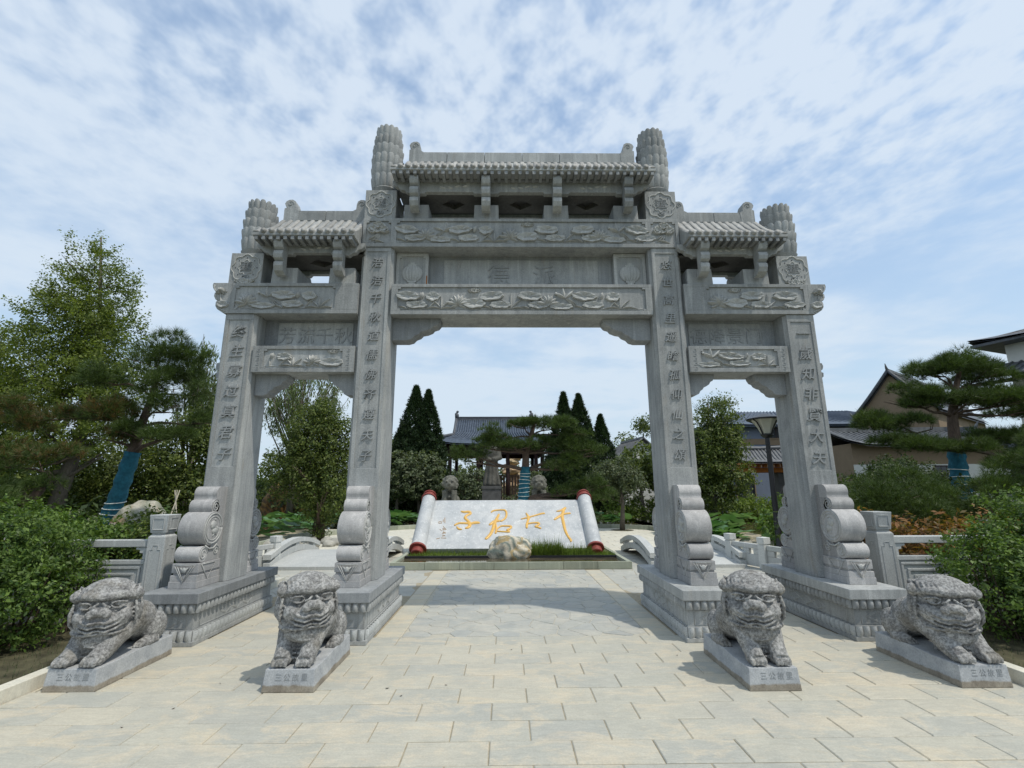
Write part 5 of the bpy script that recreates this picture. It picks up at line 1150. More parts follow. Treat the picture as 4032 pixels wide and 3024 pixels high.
def willow(label, loc, h, rad, n, seed, dr=.9, mat=LF_WILL, lean=0):
    t = thing('willow_tree', label, 'tree', loc); mb = MB(); rr = random.Random(seed); ends = []
    mb.tube([(0, 0, -.1), (0, 0, h*.25), (lean*.3, 0, h*.4)], [.17, .14, .11], 9)
    for i in range(n):
        a = rr.uniform(0, 2*PI); rd = rad*math.sqrt(rr.random()); e = Vector((lean+rd*math.cos(a), rd*math.sin(a)*.7, h*rr.uniform(.72, 1.0)-rd*.35)); b = Vector((lean*.2, 0, h*rr.uniform(.22, .42)))
        m_ = b.lerp(e, .5)+Vector((0, 0, -.15)); mb.tube([b, m_, e], [.05, .03, .008], 5); ends += [(m_, e)]
        for q in range(5):
            s = m_.lerp(e, rr.uniform(.1, .9)); f = s+Vector((rr.uniform(-.5, .5), rr.uniform(-.4, .4), rr.uniform(.1, .7))); mb.tube([s, f], [.014, .004], 4, caps=False); ends.append((s, f))
    mb.build('trunk', BARKG, t, True); g = np.random.default_rng(seed); k = len(ends)*26; S0 = np.array([e[0] for e in ends]); S1 = np.array([e[1] for e in ends])
    idx = g.integers(0, len(ends), k); f = g.random(k)[:, None]**.6; P = S0[idx]*(1-f)+S1[idx]*f+g.normal(size=(k, 3))*.07; P[:, 2] -= g.random(k)*dr*.5
    D = g.normal(size=(k, 3))*.35+np.array([0, 0, -1]); D /= np.linalg.norm(D, axis=1)[:, None]; tt = np.cross(D, g.normal(size=(k, 3))); tt /= np.linalg.norm(tt, axis=1)[:, None]; ln = .10*(.6+.8*g.random(k))[:, None]
    np_obj('crown', np.stack([P-D*ln, P-tt*.022, P+D*ln, P+tt*.022], 1), mat, t); return t
willow('thin feathery willow rising behind the outer left pillar', (-13.2, 20.5, 0), 8.7, 1.8, 26, 4, .8)
willow('airy willow seen through the left opening', (-10.4, 24, 0), 9.0, 2.6, 46, 9, .8)
tree('evergreen_tree', 'bushy evergreen tree ringed by pale stones seen through the left opening', 'tree', (-5.95, 16, 0), [((-.4, 0, 3.2), (.95, .9, 1.2)), ((.3, 0, 2.9), (.8, .8, 1.3)), ((-.9, .1, 2.2), (.95, .9, .9)), ((.25, -.1, 1.7), (.8, .8, .9)), ((-.2, 0, 4.0), (.5, .5, .5)), ((.0, -.1, .85), (.42, .45, .65))], 34000, .040, LF_BROAD, BARK, (.16, .03), 4.0, 5, spread=.14, shell=.35, nb=14, sl=1.1, lo=.12)
for i in range(12):
    a = i/12*2*PI; rock('ring_stone', 'pale boulder '+['at the right end', 'just behind the right end', 'at the back right', 'at the very back', 'at the back left', 'just behind the left end', 'at the left end', 'just in front of the left end', 'at the front left', 'at the front centre, nearest the camera', 'at the front right', 'just in front of the right end'][i]+' of the ring round the evergreen tree', 'stone', (-5.95+.98*math.cos(a), 14.9+.62*math.sin(a), .06), (.21, .17, .12), GREYROCK, i+3, 3, .18, .5, a, 'pale stones ringing the evergreen tree')
gr = thing('ochre_rockery', 'ochre and brown rockery standing behind lotus leaves seen through the left opening', 'rockery', (-11.4, 25.2, 0))
for i, (x, z, sx, sz) in enumerate(((-.5, .75, .5, .85), (.1, .8, .35, .95), (.55, .6, .3, .8), (1.0, .7, .35, .85), (-.15, 1.5, .3, .5))):
    o = rock('rock', None, None, (x, 0, z), (sx, .4, sz), GOLDROCK, i+5, 4, .3, .9); o.parent = gr
for (x, y, lab) in ((-8.35, 12.6, 'pale tripod of tree props left of the outer left pillar'), (-11.2, 21.0, 'slender tree props seen beside the left opening')):
    t = thing('tree_prop', lab, 'tree prop', (x, y, 0))
    for q in range(3): a = q*2.1; m = MB(); m.tube([(.28*math.cos(a), .28*math.sin(a), 0), (-.06*math.cos(a), -.06*math.sin(a), 1.6)], .013, 6); m.build('pole', CANE, t)
# ---- lotus ponds
def lotus_field3(label, rects, n, seed):
    g = random.Random(seed); mb = MB()
    for i in range(n):
        x0, x1, y0, y1, h = g.choice(rects); x, y = g.uniform(x0, x1), g.uniform(y0, y1); z = h*g.uniform(.35, 1.0); r = g.uniform(.16, .30); tx, ty = g.uniform(-.35, .35), g.uniform(-.5, .15)
        k = 11; vs = [(x, y, z-.05)]
        for j in range(k): a = 2*PI*j/k; rr = r*(1+.08*math.sin(3*a+i)); vs.append((x+rr*math.cos(a), y+rr*math.sin(a), z+tx*rr*math.cos(a)+ty*rr*math.sin(a)+.02*math.sin(5*a)))
        mb.add(vs, [(0, 1+j, 1+(j+1) % k) for j in range(k)])
    return tag(mb.build('lotus_leaves', LF_LOTUS, None, True), label, 'lotus leaves', kind='stuff')
lotus_field3('broad lotus leaves crowding the pond', [(-11, -7.2, 15.3, 24, .55), (-8, -4.2, 21, 24, .6), (-4.2, 5.4, 21.1, 24, .5), (6.3, 12, 13.5, 22, .6), (5.6, 7, 14.2, 18.5, .5)], 900, 4)
m = MB(); 
for (x0, x1, y0, y1) in ((-14, -7.05, 14.9, 30), (-7.05, 7.0, 20.95, 30), (6.3, 14, 12.5, 30)): m.grid(lambda a, b: (x0+(x1-x0)*a, y0+(y1-y0)*b, -.035+.0), 1, 1)
tag(m.build('pond_water', WATER), kind='structure')
kb = thing('pond_kerb', 'grey stone kerb between the far plaza and the lotus pond', 'kerb', (0, 20.8, 0))
def kerb_line(parent, pts, w=.12, h=.16, off=(0, 20.8)):
    for a, b in zip(pts[:-1], pts[1:]):
        d = Vector((b[0]-a[0], b[1]-a[1], 0)); n = max(1, round(d.length/1.2)); u = d/n; ang = math.atan2(d.y, d.x)
        for i in range(n):
            c = Vector((a[0], a[1], 0))+u*(i+.5); m = MB(); l = u.length/2-.006; m.box(-l, l, -w/2, w/2, -.02, h); o = m.build('kerb_stone', CURB, parent, loc=(c.x-off[0], c.y-off[1], 0)); o.rotation_euler = (0, 0, ang)
kerb_line(kb, [(-7.0, 13.2), (-6.95, 17.1), (-5.2, 19.6), (-3.6, 20.85), (4.4, 20.6), (5.7, 19.7), (6.2, 16.8), (6.2, 13.0)])
# ---- clipped ball trees, junipers, small tree
for i, (x, y, r, h, lab) in enumerate(((-5.3, 24.2, 1.05, 2.3, 'round headed olive green tree nearest the inner left pillar'), (-4.3, 25.0, 1.1, 2.35, 'round headed tree left of the scroll roller'))):
    tree('round_tree', lab, 'tree', (x, y, 0), [((0, 0, h), (r, r, r*.95)), ((.3, 0, h-.5), (r*.8, r*.8, r*.6))], 9000, .075, LF_OLIVE, BARKG, (.08, .04), h, 30+i, spread=.12, shell=.72, nb=7, sl=.8, lo=.4)
def juniper(label, x, y, tops, w, h0, n, seed):
    t = thing('juniper_tree', label, 'juniper tree', (x, y, 0)); mb = MB(); V = []; g = np.random.default_rng(seed)
    for dx, h, ww in tops:
        mb.tube([(dx, 0, -.1), (dx, 0, h*.9)], [.14, .02], 8); k = int(n*h*ww/6); zz = h0+(h-h0)*g.random(k)**1.25; f = (zz-h0)/(h-h0); prof = ww*np.minimum(1, (1-f)*1.35+.02)*(.55+.45*np.minimum(1, f*5)+.0); a = g.random(k)*2*PI
        lump = 1+.20*np.sin(a*3+zz*2.5)*np.cos(zz*3.3+a)+.16*np.sin(a*7+zz*5.1); rr = prof*lump*(.62+.45*g.random(k)**.5); P = np.stack([dx+rr*np.cos(a), rr*np.sin(a), zz], 1)
        D = np.stack([np.cos(a)*.5, np.sin(a)*.5, np.full(k, 1.0)], 1); V.append(needles(P, D/np.linalg.norm(D, axis=1)[:, None], 6, .19, .055, seed))
    mb.build('trunk', BARK, t, True); np_obj('foliage', np.concatenate(V), ND_JUN, t); return t
juniper('dark twin topped juniper left of the pavilion', -4.9, 27.5, [(-.3, 7.45, 1.45), (.42, 7.2, 1.35), (-1.0, 5.4, 1.0), (.9, 4.8, .9), (0, 5.2, 1.6)], 1, .5, 3300, 3)
juniper('dark juniper right of the pavilion, tallest of the right group', 3.45, 28, [(0, 7.15, 1.25), (-.5, 5.0, 1.0)], 1, .5, 3300, 5)
juniper('dark juniper just right of the tallest one', 4.35, 28, [(0, 7.05, 1.4), (.5, 5.4, 1.0)], 1, .5, 3300, 6)
juniper('short dark juniper standing apart on the right of the group', 5.6, 28, [(0, 5.8, 1.15), (-.4, 4.0, 1.0)], 1, .4, 3300, 7)
tree('small_tree', 'small round olive green tree in a round pit at the plaza edge', 'tree', (4.6, 19.6, 0), [((-.25, 0, 2.0), (.95, .9, .6)), ((-.9, 0, 1.75), (.55, .6, .45)), ((.4, 0, 1.8), (.6, .6, .5)), ((-.1, 0, 2.4), (.7, .7, .35))], 8000, .05, LF_OLIVE, BARKG, (.09, .035), 2.2, 15, spread=.12, shell=.5, nb=12, sl=.9, lo=.45)
m = MB(); m.lathe([(.02, .004), (.42, .004), (.45, .0)], 24, (4.6, 19.6, 0)); tag(m.build('tree_pit_grass', LAWN), kind='structure')
tree('broadleaf_tree', 'loose leafy tree seen through the right opening', 'tree', (9.1, 21.5, 0), [((.6, 0, 5.0), (.8, .9, .75)), ((0, 0, 3.7), (1.2, 1.1, 1.1)), ((.8, 0, 3.6), (.8, 1, .9)), ((-.5, 0, 2.5), (1.2, 1.1, 1.0)), ((.7, 0, 2.2), (1.1, 1.1, 1.0)), ((-2.6, 0, 4.4), (.9, .5, .35)), ((-1.6, 0, 2.9), (.9, .8, .9)), ((0, 0, 1.3), (1.0, 1, .7))], 34000, .052, LF_BROAD, BARKG, (.14, .03), 5.4, 17, spread=.17, shell=.35, nb=16, sl=1.6, lo=.2)
tree('broadleaf_tree', 'shrubby tree between the scroll roller and the inner right pillar', 'tree', (6.9, 24.5, 0), [((0, 0, 2.9), (1.1, 1, .8)), ((-.9, 0, 2.3), (.9, .9, .6)), ((.8, 0, 2.2), (.9, .9, .7))], 7000, .08, LF_BROAD, BARKG, (.1, .04), 2.8, 18, spread=.17, shell=.5)
def under(label, lobes, n, size, mat, seed, loc=(0, 0, 0), **kw):
    return tag(np_obj('ground_cover', leaves(lobes, n, size, seed=seed, **kw), mat, None, loc), label, 'ground cover', kind='stuff')
under('tall reeds and bright weeds along the far bank', [((x, 24.8+.3*math.sin(x), .45), (.8, .8, .75)) for x in np.arange(5.8, 16, 1.1)], 16000, .10, LF_GRASS, 3, aspect=.22, spread=.2, shell=.4)
under('bushes along the right bank', [((8.0+1.1*i, 13.5+1.5*i+.6*math.sin(i*2), .55), (1.0, .9, .75)) for i in range(6)]+[((9.6, 11.5, .6), (.9, .8, .7)), ((8.6, 10.8, .5), (.7, .7, .6))], 16000, .06, LF_SHRUB, 4, spread=.12, shell=.6)
under('dark undergrowth beyond the pond on the left', [((-16+1.35*i, 26+.8*math.sin(i), .9), (1.4, 1.2, 1.2)) for i in range(10)]+[((-9.2, 15.2, .3), (.9, .8, .5)), ((-11.5, 14.0, .5), (1.8, 1.2, .8)), ((-9.5, 11.3, .5), (1.6, 1.2, .7))], 20000, .08, LF_DARK, 5, spread=.16, shell=.5)
under('low planting between the left rock and the fence line', [((-8+1.0*i, 9.6+.3*i, .5), (.9, .7, .6)) for i in range(2)]+[((-7.4, 9.4, .6), (.7, .5, .55)), ((-7.9, 7.9, .7), (.8, .6, .6))], 9000, .035, LF_SHRUB, 7, spread=.09, shell=.65)
tree('broadleaf_tree', 'dark bushy tree screening the low tan wing on the right', 'tree', (14.6, 18.2, 0), [((0, 0, 1.7), (1.2, .9, 1.0)), ((1.5, .2, 1.5), (1.1, .8, .9)), ((-1.2, 0, 1.2), (1.0, .8, .8))], 14000, .05, LF_DARK, BARK, (.12, .04), 2.2, 91, spread=.12, shell=.5)
under('hedge masses beyond the right planting bed', [((8+1.1*i, 12+.9*i, .8), (1.1, .9, .9)) for i in range(7)]+[((10, 7.5, .5), (1.2, 1, .8)), ((12, 8.5, .6), (1.4, 1, .9))], 15000, .06, LF_DARK, 8, spread=.14, shell=.6)
for i, (x, y, h, r, lab) in enumerate(((-16, 38, 5.2, 2.6, 'distant tree behind the left ginkgo'), (-7.8, 40, 6.5, 2.0, 'distant pale tree behind the twin juniper'), (-2.8, 44, 4.2, 2.6, 'distant tree seen under the pavilion'), (9.6, 52, 6.2, 2.2, 'distant tree above the far grey roof'), (13.9, 55, 7.6, 2.0, 'distant tree behind the far gabled house'), (18.3, 50, 7.8, 2.6, 'distant tree behind the blue grey house'), (27, 52, 8.6, 2.2, 'distant tree between the blue house and the tan house'), (2.5, 46, 4.0, 2.6, 'distant tree behind the rockery'), (-22, 36, 5.4, 3.2, 'distant tree behind the second ginkgo'))):
    tree('distant_tree', lab, 'tree', (x, y, 0), [((0, 0, h-r*.8), (r, r, r*.85)), ((-r*.6, 0, h-r*1.2), (r*.8, r, r*.6)), ((r*.6, 0, h-r*1.3), (r*.8, r, r*.6)), ((0, 0, h*.4), (r, r, h*.35))], 5000, .13, LF_WILL if i == 1 else LF_BROAD, BARK, (.15, .05), h*.8, 60+i, spread=.3, shell=.4, nb=6, sl=r)
tw = MB()   # one far treeline mass hides the horizon
lb = [((x, 62+4*math.sin(x*.3), 1.6), (3.4, 3, 2.2+.7*math.sin(x*.7))) for x in np.arange(-80, 110, 4.2)]
tag(np_obj('far_treeline', leaves(lb, 42000, .26, .5, seed=77, shell=.5), LF_DARK), 'far dark treeline along the horizon', 'treeline', kind='stuff')
# grass in the planter
def grass(name, label, spots, n, h, mat, seed, w=.012):
    g = np.random.default_rng(seed); A = []
    for x0, x1, y0, y1, z, hh in spots:
        k = int(n/len(spots)); P = np.stack([g.uniform(x0, x1, k), g.uniform(y0, y1, k), np.full(k, z)], 1); D = g.normal(size=(k, 3))*.28+np.array([0, 0, 1]); L_ = h*hh*(.5+.7*g.random(k))[:, None]; t = np.cross(D, g.normal(size=(k, 3))); t /= np.linalg.norm(t, axis=1)[:, None]
        A.append(np.stack([P-t*w/2, P+t*w/2, P+D*L_], 1))
    return tag(np_obj(name, np.concatenate(A), mat), label, 'grass', kind='stuff')
grass('planter_grass', 'short grass growing in the planter', [(-2.2, 2.5, 11.4, 11.95, .11, .8), (-2.2, 2.5, 11.4, 11.6, .11, .5), (.45, 2.0, 11.45, 11.7, .11, 1.7), (.55, 1.3, 11.45, 11.7, .11, 2.4)], 9000, .11, LF_GRASS, 3)
grass('bed_grass', 'rough grass in the planting beds', [(-7, -3.99, 2.5, 5.5, .05, .8), (4.41, 8, 2.5, 5.5, .05, .8)], 9000, .06, LF_OLIVE, 5, .007)
# ================================================================== PAVILION
def tile_roof(parent, name, P, nrow, mat, r=.06, tiles=True):
    """P(a,b)->point on the roof plane, a across 0..1, b 0 eave .. 1 ridge"""
    m = MB(); m.grid(P, 12, 8); m.grid(lambda a, b: Vector(P(a, b))-Vector((0, 0, .09)), 12, 8, flip=True); o = m.build(name, mat, parent, True)
    m = MB()
    for i in range(nrow):
        a = (i+.5)/nrow; m2 = m; m2.tube([Vector(P(a, b))+Vector((0, 0, r*.35)) for b in np.linspace(-.01, 1, 7)], r, 6)
    tag(m.build('tile_rows', mat, o, True), kind='stuff' if False else None); return o
pv = thing('pavilion', 'open timber pavilion with a blue grey tiled hip and gable roof beyond the scroll monument', 'pavilion', (-.75, 31.5, 0))
hw, ex = 3.65, 2.45; ze = 4.28; zr = 6.05; yd = 2.6
def curve_eave(x, b): return .55*(abs(x)/hw)**4*(1-b)*1.0
def roofP(s):
    def P(a, b):
        x = (a*2-1); w = ex+(hw-ex)*(0 if b > .42 else (1-b/.42)); X = x*w; y = s*(-yd*(1-b)); z = ze+(zr-ze)*(b**1.18)*1.0+.42*(abs(x)**5)*max(0, 1-b/.42)*.8
        return (X, y, z)
    return P
for s in (1, -1): tile_roof(pv, 'roof', roofP(s), 34 if s > 0 else 20, BTILE, .055)
for s in (-1, 1):   # hip skirts and gables
    def P(a, b, s=s):
        y = (a*2-1)*yd*(1-b*.42); x = s*(hw-(hw-ex)*b); return (x, y, ze+(zr-ze)*((b*.42)**1.18)+.34*abs(a*2-1)**5*(1-b))
    tile_roof(pv, 'hip_roof', P, 16, BTILE, .055)
    m = MB(); m.add([(s*ex*.99, -yd*.58, ze+.62), (s*ex*.99, yd*.58, ze+.62), (s*ex*.99, 0, zr)], [(0, 1, 2)]); m.build('gable', WOODB, pv)
    m = MB(); m.tube([(s*(ex+.03), -yd*.6, ze+.60), (s*(ex+.03), -yd*.3, ze+1.15), (s*(ex+.03), 0, zr+.1)], .10, 8); m.tube([(s*(ex+.03), yd*.6, ze+.60), (s*(ex+.03), yd*.3, ze+1.15), (s*(ex+.03), 0, zr+.1)], .10, 8)
    m.tube([(s*(ex+.03), -yd*.6, ze+.66), (s*(ex+.7), -yd*.85, ze+.45), (s*(hw+.1), -yd-.05, ze+.50)], .10, 8); m.build('hip_ridge', DTILE, pv, True)
    m = MB(); m.ell((s*(ex-.0), 0, zr+.30), (.13, .1, .16), 10, 8); m.tube([(s*ex, 0, zr+.1), (s*(ex+.06), 0, zr+.42), (s*(ex-.05), 0, zr+.58)], [.13, .09, .05], 8); m.ell((s*(ex-.03), 0, zr+.56), (.09, .08, .08), 8, 6); m.build('ridge_beast', DTILE, pv, True)
m = MB(); m.box(-ex-.05, ex+.05, -.09, .09, zr-.05, zr+.03); m.box(-ex-.02, ex+.02, -.06, .06, zr+.03, zr+.17); m.box(-ex-.05, ex+.05, -.08, .08, zr+.17, zr+.22)
m.build('ridge', DTILE, pv)
for x in (-3.0, -2.62, 2.62, 3.0, -.9, .9):
    for y in (-2.0, 2.0):
        if abs(x) in (3.0,) and y > 0: continue
        m = MB(); m.lathe([(.12, 0), (.115, ze-.1)], 12, (x, y, 0)); m.build('column', WOODB, pv, True)
m = MB(); m.box(-3.1, 3.1, -2.08, -1.92, ze-.62, ze-.1); m.box(-3.1, 3.1, 1.92, 2.08, ze-.62, ze-.1); m.box(-3.1, -2.95, -2, 2, ze-.6, ze-.1); m.box(2.95, 3.1, -2, 2, ze-.6, ze-.1); m.box(-3.2, 3.2, -2.3, 2.3, ze-.09, ze-.03); m.build('beam', WOODB, pv)
m = MB()
for i in range(26): m.box(-3.4+i*.27, -3.34+i*.27, -yd+.1, -1.9, ze-.1, ze-.02)
m.build('rafters', WOODB, pv)
m = MB(); m.box(-3.3, 3.3, -2.3, 2.3, 0, .35); m.box(-3.1, 3.1, -2.05, -1.98, .75, .85); 
for i in range(20): m.box(-3.05+i*.32, -3.01+i*.32, -2.04, -1.99, .35, .75)
m.build('base', WOODB, pv)
# statue on its plinth
stt = thing('robed_statue', 'dark stone statue of a robed standing figure on a square plinth behind the monument', 'statue', (-.56, 20, 0))
m = MB(); m.box(-.37, .37, -.37, .37, 0, 1.72); m.box(-.40, .40, -.40, .40, 1.60, 1.72); m.build('plinth', plain('dark_plinth_stone', (.085, .085, .085), .7, .3, 5), stt, bevel=.01)
m = MB(); m.lathe([(.345, 1.725), (.36, 1.80), (.30, 2.1), (.25, 2.5), (.24, 2.9), (.28, 3.1), (.27, 3.25), (.12, 3.38), (.07, 3.45)], 40, wob=lambda a, z: (1+.07*math.sin(9*a)*(z < 2.9)+.03*math.sin(17*a))*(1 if abs(math.sin(a)) < .7 else .86))
m.ell((0, 0, 3.60), (.12, .13, .16), 16, 10); m.ell((0, 0, 3.76), (.09, .1, .07)); m.ell((0, -.12, 3.59), (.022, .03, .03))
for s in (-1, 1): m.tube([(s*.26, 0, 3.2), (s*.31, -.08, 2.85), (s*.10, -.24, 2.75)], [.09, .13, .10], 10); m.ell((s*.05, -.26, 2.77), (.05, .05, .05))
bake(m, 'robed_figure', STAT, .025, .012, .15, 1, stt)
# two old guardian lions
for s_, x, lab in ((-1, -2.12, 'old stone guardian lion left of the statue, only its upper half above the monument'), (1, 1.28, 'old stone guardian lion right of the statue beside the teal wrapped trunk')):
    t = thing('guardian_lion', lab, 'stone lion', (x, 18.9, 0)); m = MB(); m.box(-.36, .36, -.45, .45, 0, 1.0); m.build('plinth', STAT, t, bevel=.01)
    b = MB(); b.ell((0, -.12, 1.80), (.26, .27, .27), 18, 12); b.ell((0, -.36, 1.72), (.16, .1, .1)); b.ell((0, -.45, 1.79), (.07, .05, .05)); b.tube([(0, -.1, 1.5), (0, .25, 1.2)], [.26, .28], 14)
    for q in (-1, 1): b.tube([(q*.17, -.25, 1.05), (q*.17, -.2, 1.55)], [.09, .12], 10); b.ell((q*.17, -.33, 1.05), (.1, .12, .07)); b.ell((q*.11, -.35, 1.90), (.05, .05, .04)); b.ell((q*.24, .2, 1.15), (.12, .22, .2))
    rr = random.Random(5)
    for q in range(60):
        a, e = rr.uniform(0, 2*PI), rr.uniform(-.6, 1.4)
        p = Vector((math.cos(a)*math.cos(e), math.sin(a)*math.cos(e), math.sin(e)))
        if p.y < -.5 and p.z < .6: continue
        b.ell((p.x*.28, -.10+p.y*.27, 1.80+p.z*.27), (.06, .06, .06), 7, 5)
    bake(b, 'lion_body', BGLION, .02, .01, .12, 1, t)
# wooden fence, rockery and shrubs behind the statue
fb = thing('plank_fence', 'pinkish vertical plank fence behind the statue', 'fence', (-.9, 34.5, 0))
for i in range(26): m = MB(); m.box(-.075, .075, -.03, .03, 0, 2.45); m.build('plank', FENCE, fb, loc=(-2.6+i*.2, 0, 0))
m = MB(); m.box(-2.7, 2.7, -.05, .05, 2.45, 2.55); m.box(-2.7, 2.7, .03, .06, .5, .6); m.build('rail', FENCE, fb)
rk = thing('stacked_rockery', 'yellowish stacked stone rockery rising beyond the plank fence', 'rockery', (.55, 38, 0))
for i in range(12):
    rr = random.Random(i); o = rock('rock', None, None, (rr.uniform(-.5, .6), rr.uniform(-.3, .3), .4+i*.36), (rr.uniform(.45, .8), .5, .28), plain('yellow_rock%d' % (i % 3), (.42+.05*(i % 3), .33, .2), .9, .35, 4) if i < 3 else bpy.data.materials['yellow_rock%d' % (i % 3)], i, 3, .3, .9); o.parent = rk
tree('bushy_shrub', 'bushy shrub between the left guardian lion and the statue', 'shrub', (-1.65, 22.6, 0), [((0, 0, 1.7), (.75, .6, .9)), ((.25, 0, 1.1), (.7, .6, .7))], 6000, .06, LF_OLIVE, BARK, (.07, .03), 2.2, 71, spread=.12, shell=.4)
tree('bushy_shrub', 'low shrub between the statue and the right guardian lion', 'shrub', (1.0, 23.5, 0), [((.3, 0, 1.5), (.6, .6, .8)), ((-.6, 0, .7), (.5, .5, .5))], 5000, .06, LF_OLIVE, BARK, (.06, .03), 1.8, 72, spread=.12, shell=.4)
# ================================================================== BUILDINGS ON THE RIGHT
def gable_house(name, label, loc, rz, w, d, h, hr, wall, roofm, nrow=20, over=.5, wins=(), ridge_orn=True, band=None, rows=True):
    """ridge runs along local y; gable faces local -y"""
    t = thing(name, label, 'house', loc, rz); m = MB()
    m.prism([(-w/2, 0), (w/2, 0), (w/2, h), (0, h+hr*.93), (-w/2, h)], 0, d, 'y'); m.build('wall', wall, t)
    for s in (-1, 1):
        def P(a, b, s=s): return (s*(w/2+over)*(1-b), -over+a*(d+2*over), h-.12+(hr+.12)*b**1.1)
        m = MB(); m.grid(P, 4, 8, flip=s > 0); m.grid(lambda a, b: Vector(P(a, b))-Vector((0, 0, .16)), 4, 8, flip=s < 0); o = m.build('roof', roofm, t, True)
        if rows:
            m = MB(); [m.tube([Vector(P((i+.5)/nrow, b))+Vector((0, 0, .03)) for b in np.linspace(-.01, 1, 6)], .05, 5) for i in range(nrow)]; m.build('tile_rows', roofm, o, True)
        m = MB(); m.tube([Vector(P(0, b))+Vector((0, -.02, .06)) for b in np.linspace(0, 1, 8)], .10, 6); m.build('verge', roofm, t, True)
        m = MB(); m.tube([(s*(w/2+over), -over, h-.15), (s*(w/2+over+.12), -over-.05, h+.02), (s*(w/2+over+.2), -over-.08, h+.22)], [.09, .06, .02], 6); m.build('eave_horn', roofm, t, True)
    m = MB(); m.box(-.09, .09, -over, d+over, h+hr, h+hr+.16); m.tube([(0, -over, h+hr+.1), (0, -over-.15, h+hr+.25), (0, -over-.25, h+hr+.5)], [.10, .07, .02], 6); m.build('ridge', LTILE, t)
    for (x, z, ww, hh) in wins:
        m = MB(); m.box(x-ww/2-.06, x+ww/2+.06, -.05, .02, z-.06, z+hh+.06); f = m.build('window', WOODB, t)
        m = MB(); m.box(x-ww/2, x+ww/2, -.06, -.052, z, z+hh); m.build('pane', GLASS, f)
    return t
gable_house('tan_house', 'tan rendered house with a dark grey tiled gable behind the right pine', (25.0, 30.0, 0), R_(-55), 4.0, 12, 6.35, 2.6, TAN, DTILE, 22, .25)
def hip_block(name, label, loc, rz, w, d, h, wall, roofm, hr=1.6, over=.6, bands=(), wins=(), nrow=26):
    t = thing(name, label, 'house', loc, rz); m = MB(); m.box(-w/2, w/2, -d/2, d/2, 0, h); m.build('wall', wall, t)
    W2, D2 = w/2+over, d/2+over; rx = max(.3, W2-D2*.9)
    for q, (A, B, C, D) in enumerate((((-W2, -D2), (W2, -D2), (rx, 0), (-rx, 0)), ((W2, D2), (-W2, D2), (-rx, 0), (rx, 0)), ((W2, -D2), (W2, D2), (rx, 0), (rx, 0)), ((-W2, D2), (-W2, -D2), (-rx, 0), (-rx, 0)))):
        def P(a, b, A=A, B=B, C=C, D=D):
            e = (A[0]+(B[0]-A[0])*a, A[1]+(B[1]-A[1])*a); r = (D[0]+(C[0]-D[0])*a, D[1]+(C[1]-D[1])*a)
            return (e[0]+(r[0]-e[0])*b, e[1]+(r[1]-e[1])*b, h+.02+hr*b**1.12+.22*abs(a*2-1)**6*(1-b)**2)
        tile_roof(t, 'roof', P, nrow if q < 2 else nrow//2, roofm, .05)
    m = MB(); m.box(-W2+.05, W2-.05, -D2+.05, D2-.05, h-.14, h-.02); m.build('eave_board', WALLW if False else roofm, t)
    for z0, z1, mm in bands: m = MB(); m.box(-w/2-.03, w/2+.03, -d/2-.03, d/2+.03, z0, z1); m.build('band', mm, t)
    for (x, z, ww, hh) in wins:
        m = MB(); m.box(x-ww/2-.07, x+ww/2+.07, -d/2-.07, -d/2-.032, z-.07, z+hh+.07); f = m.build('window', TAN, t)
        m = MB(); m.box(x-ww/2, x+ww/2, -d/2-.078, -d/2-.071, z, z+hh); m.build('pane', GLASS, f)
        for i in range(1, 3): m = MB(); m.box(x-ww/2+ww*i/3-.02, x-ww/2+ww*i/3+.02, -d/2-.085, -d/2-.079, z, z+hh); m.build('mullion', WOODB, f)
    return t
hip_block('blue_grey_house', 'two storey blue grey house with a dark tiled hip roof seen behind the street lamp', (22.2, 36.5, 0), R_(-3), 14.5, 7, 5.85, BLUEW, BTILE, 1.5, .7, bands=((4.55, 4.95, TAN), (3.0, 3.3, TAN)), wins=((-5.6, 3.35, 1.0, 1.1), (-2.9, 3.35, 1.6, 1.15), (-2.9, 5.0, 1.6, .7), (1.2, 3.35, 1.6, 1.1), (1.2, 5.0, 1.6, .7), (4.8, 5.0, 2.2, .7), (-5.6, 1.0, 1.2, 1.4)), nrow=34)
wu = hip_block('white_upper_house', 'tall white walled house with dark tiled eaves at the right edge', (27.6, 17.1, 0), R_(-70), 10.2, 6.2, 8.1, WALLW, DTILE, 1.2, .9, bands=((5.2, 5.35, WOODB), (4.2, 4.32, WOODB)), wins=((-3.6, 5.45, 1.2, .7), (-1.6, 5.45, 1.2, .7), (.6, 5.45, 1.2, .7), (-3.4, 2.2, 1.4, 1.6)), nrow=26)
tile_roof(wu, 'lower_eave', lambda a, b: (-6.6+12*a, -3.1-1.7*(1-b), 6.25+.75*b+.3*(1-a)**6), 40, DTILE, .05)
m = MB(); m.box(-6.3, 5.2, -4.6, -4.45, 6.05, 6.2); m.build('eave_beam', WOODB, wu)
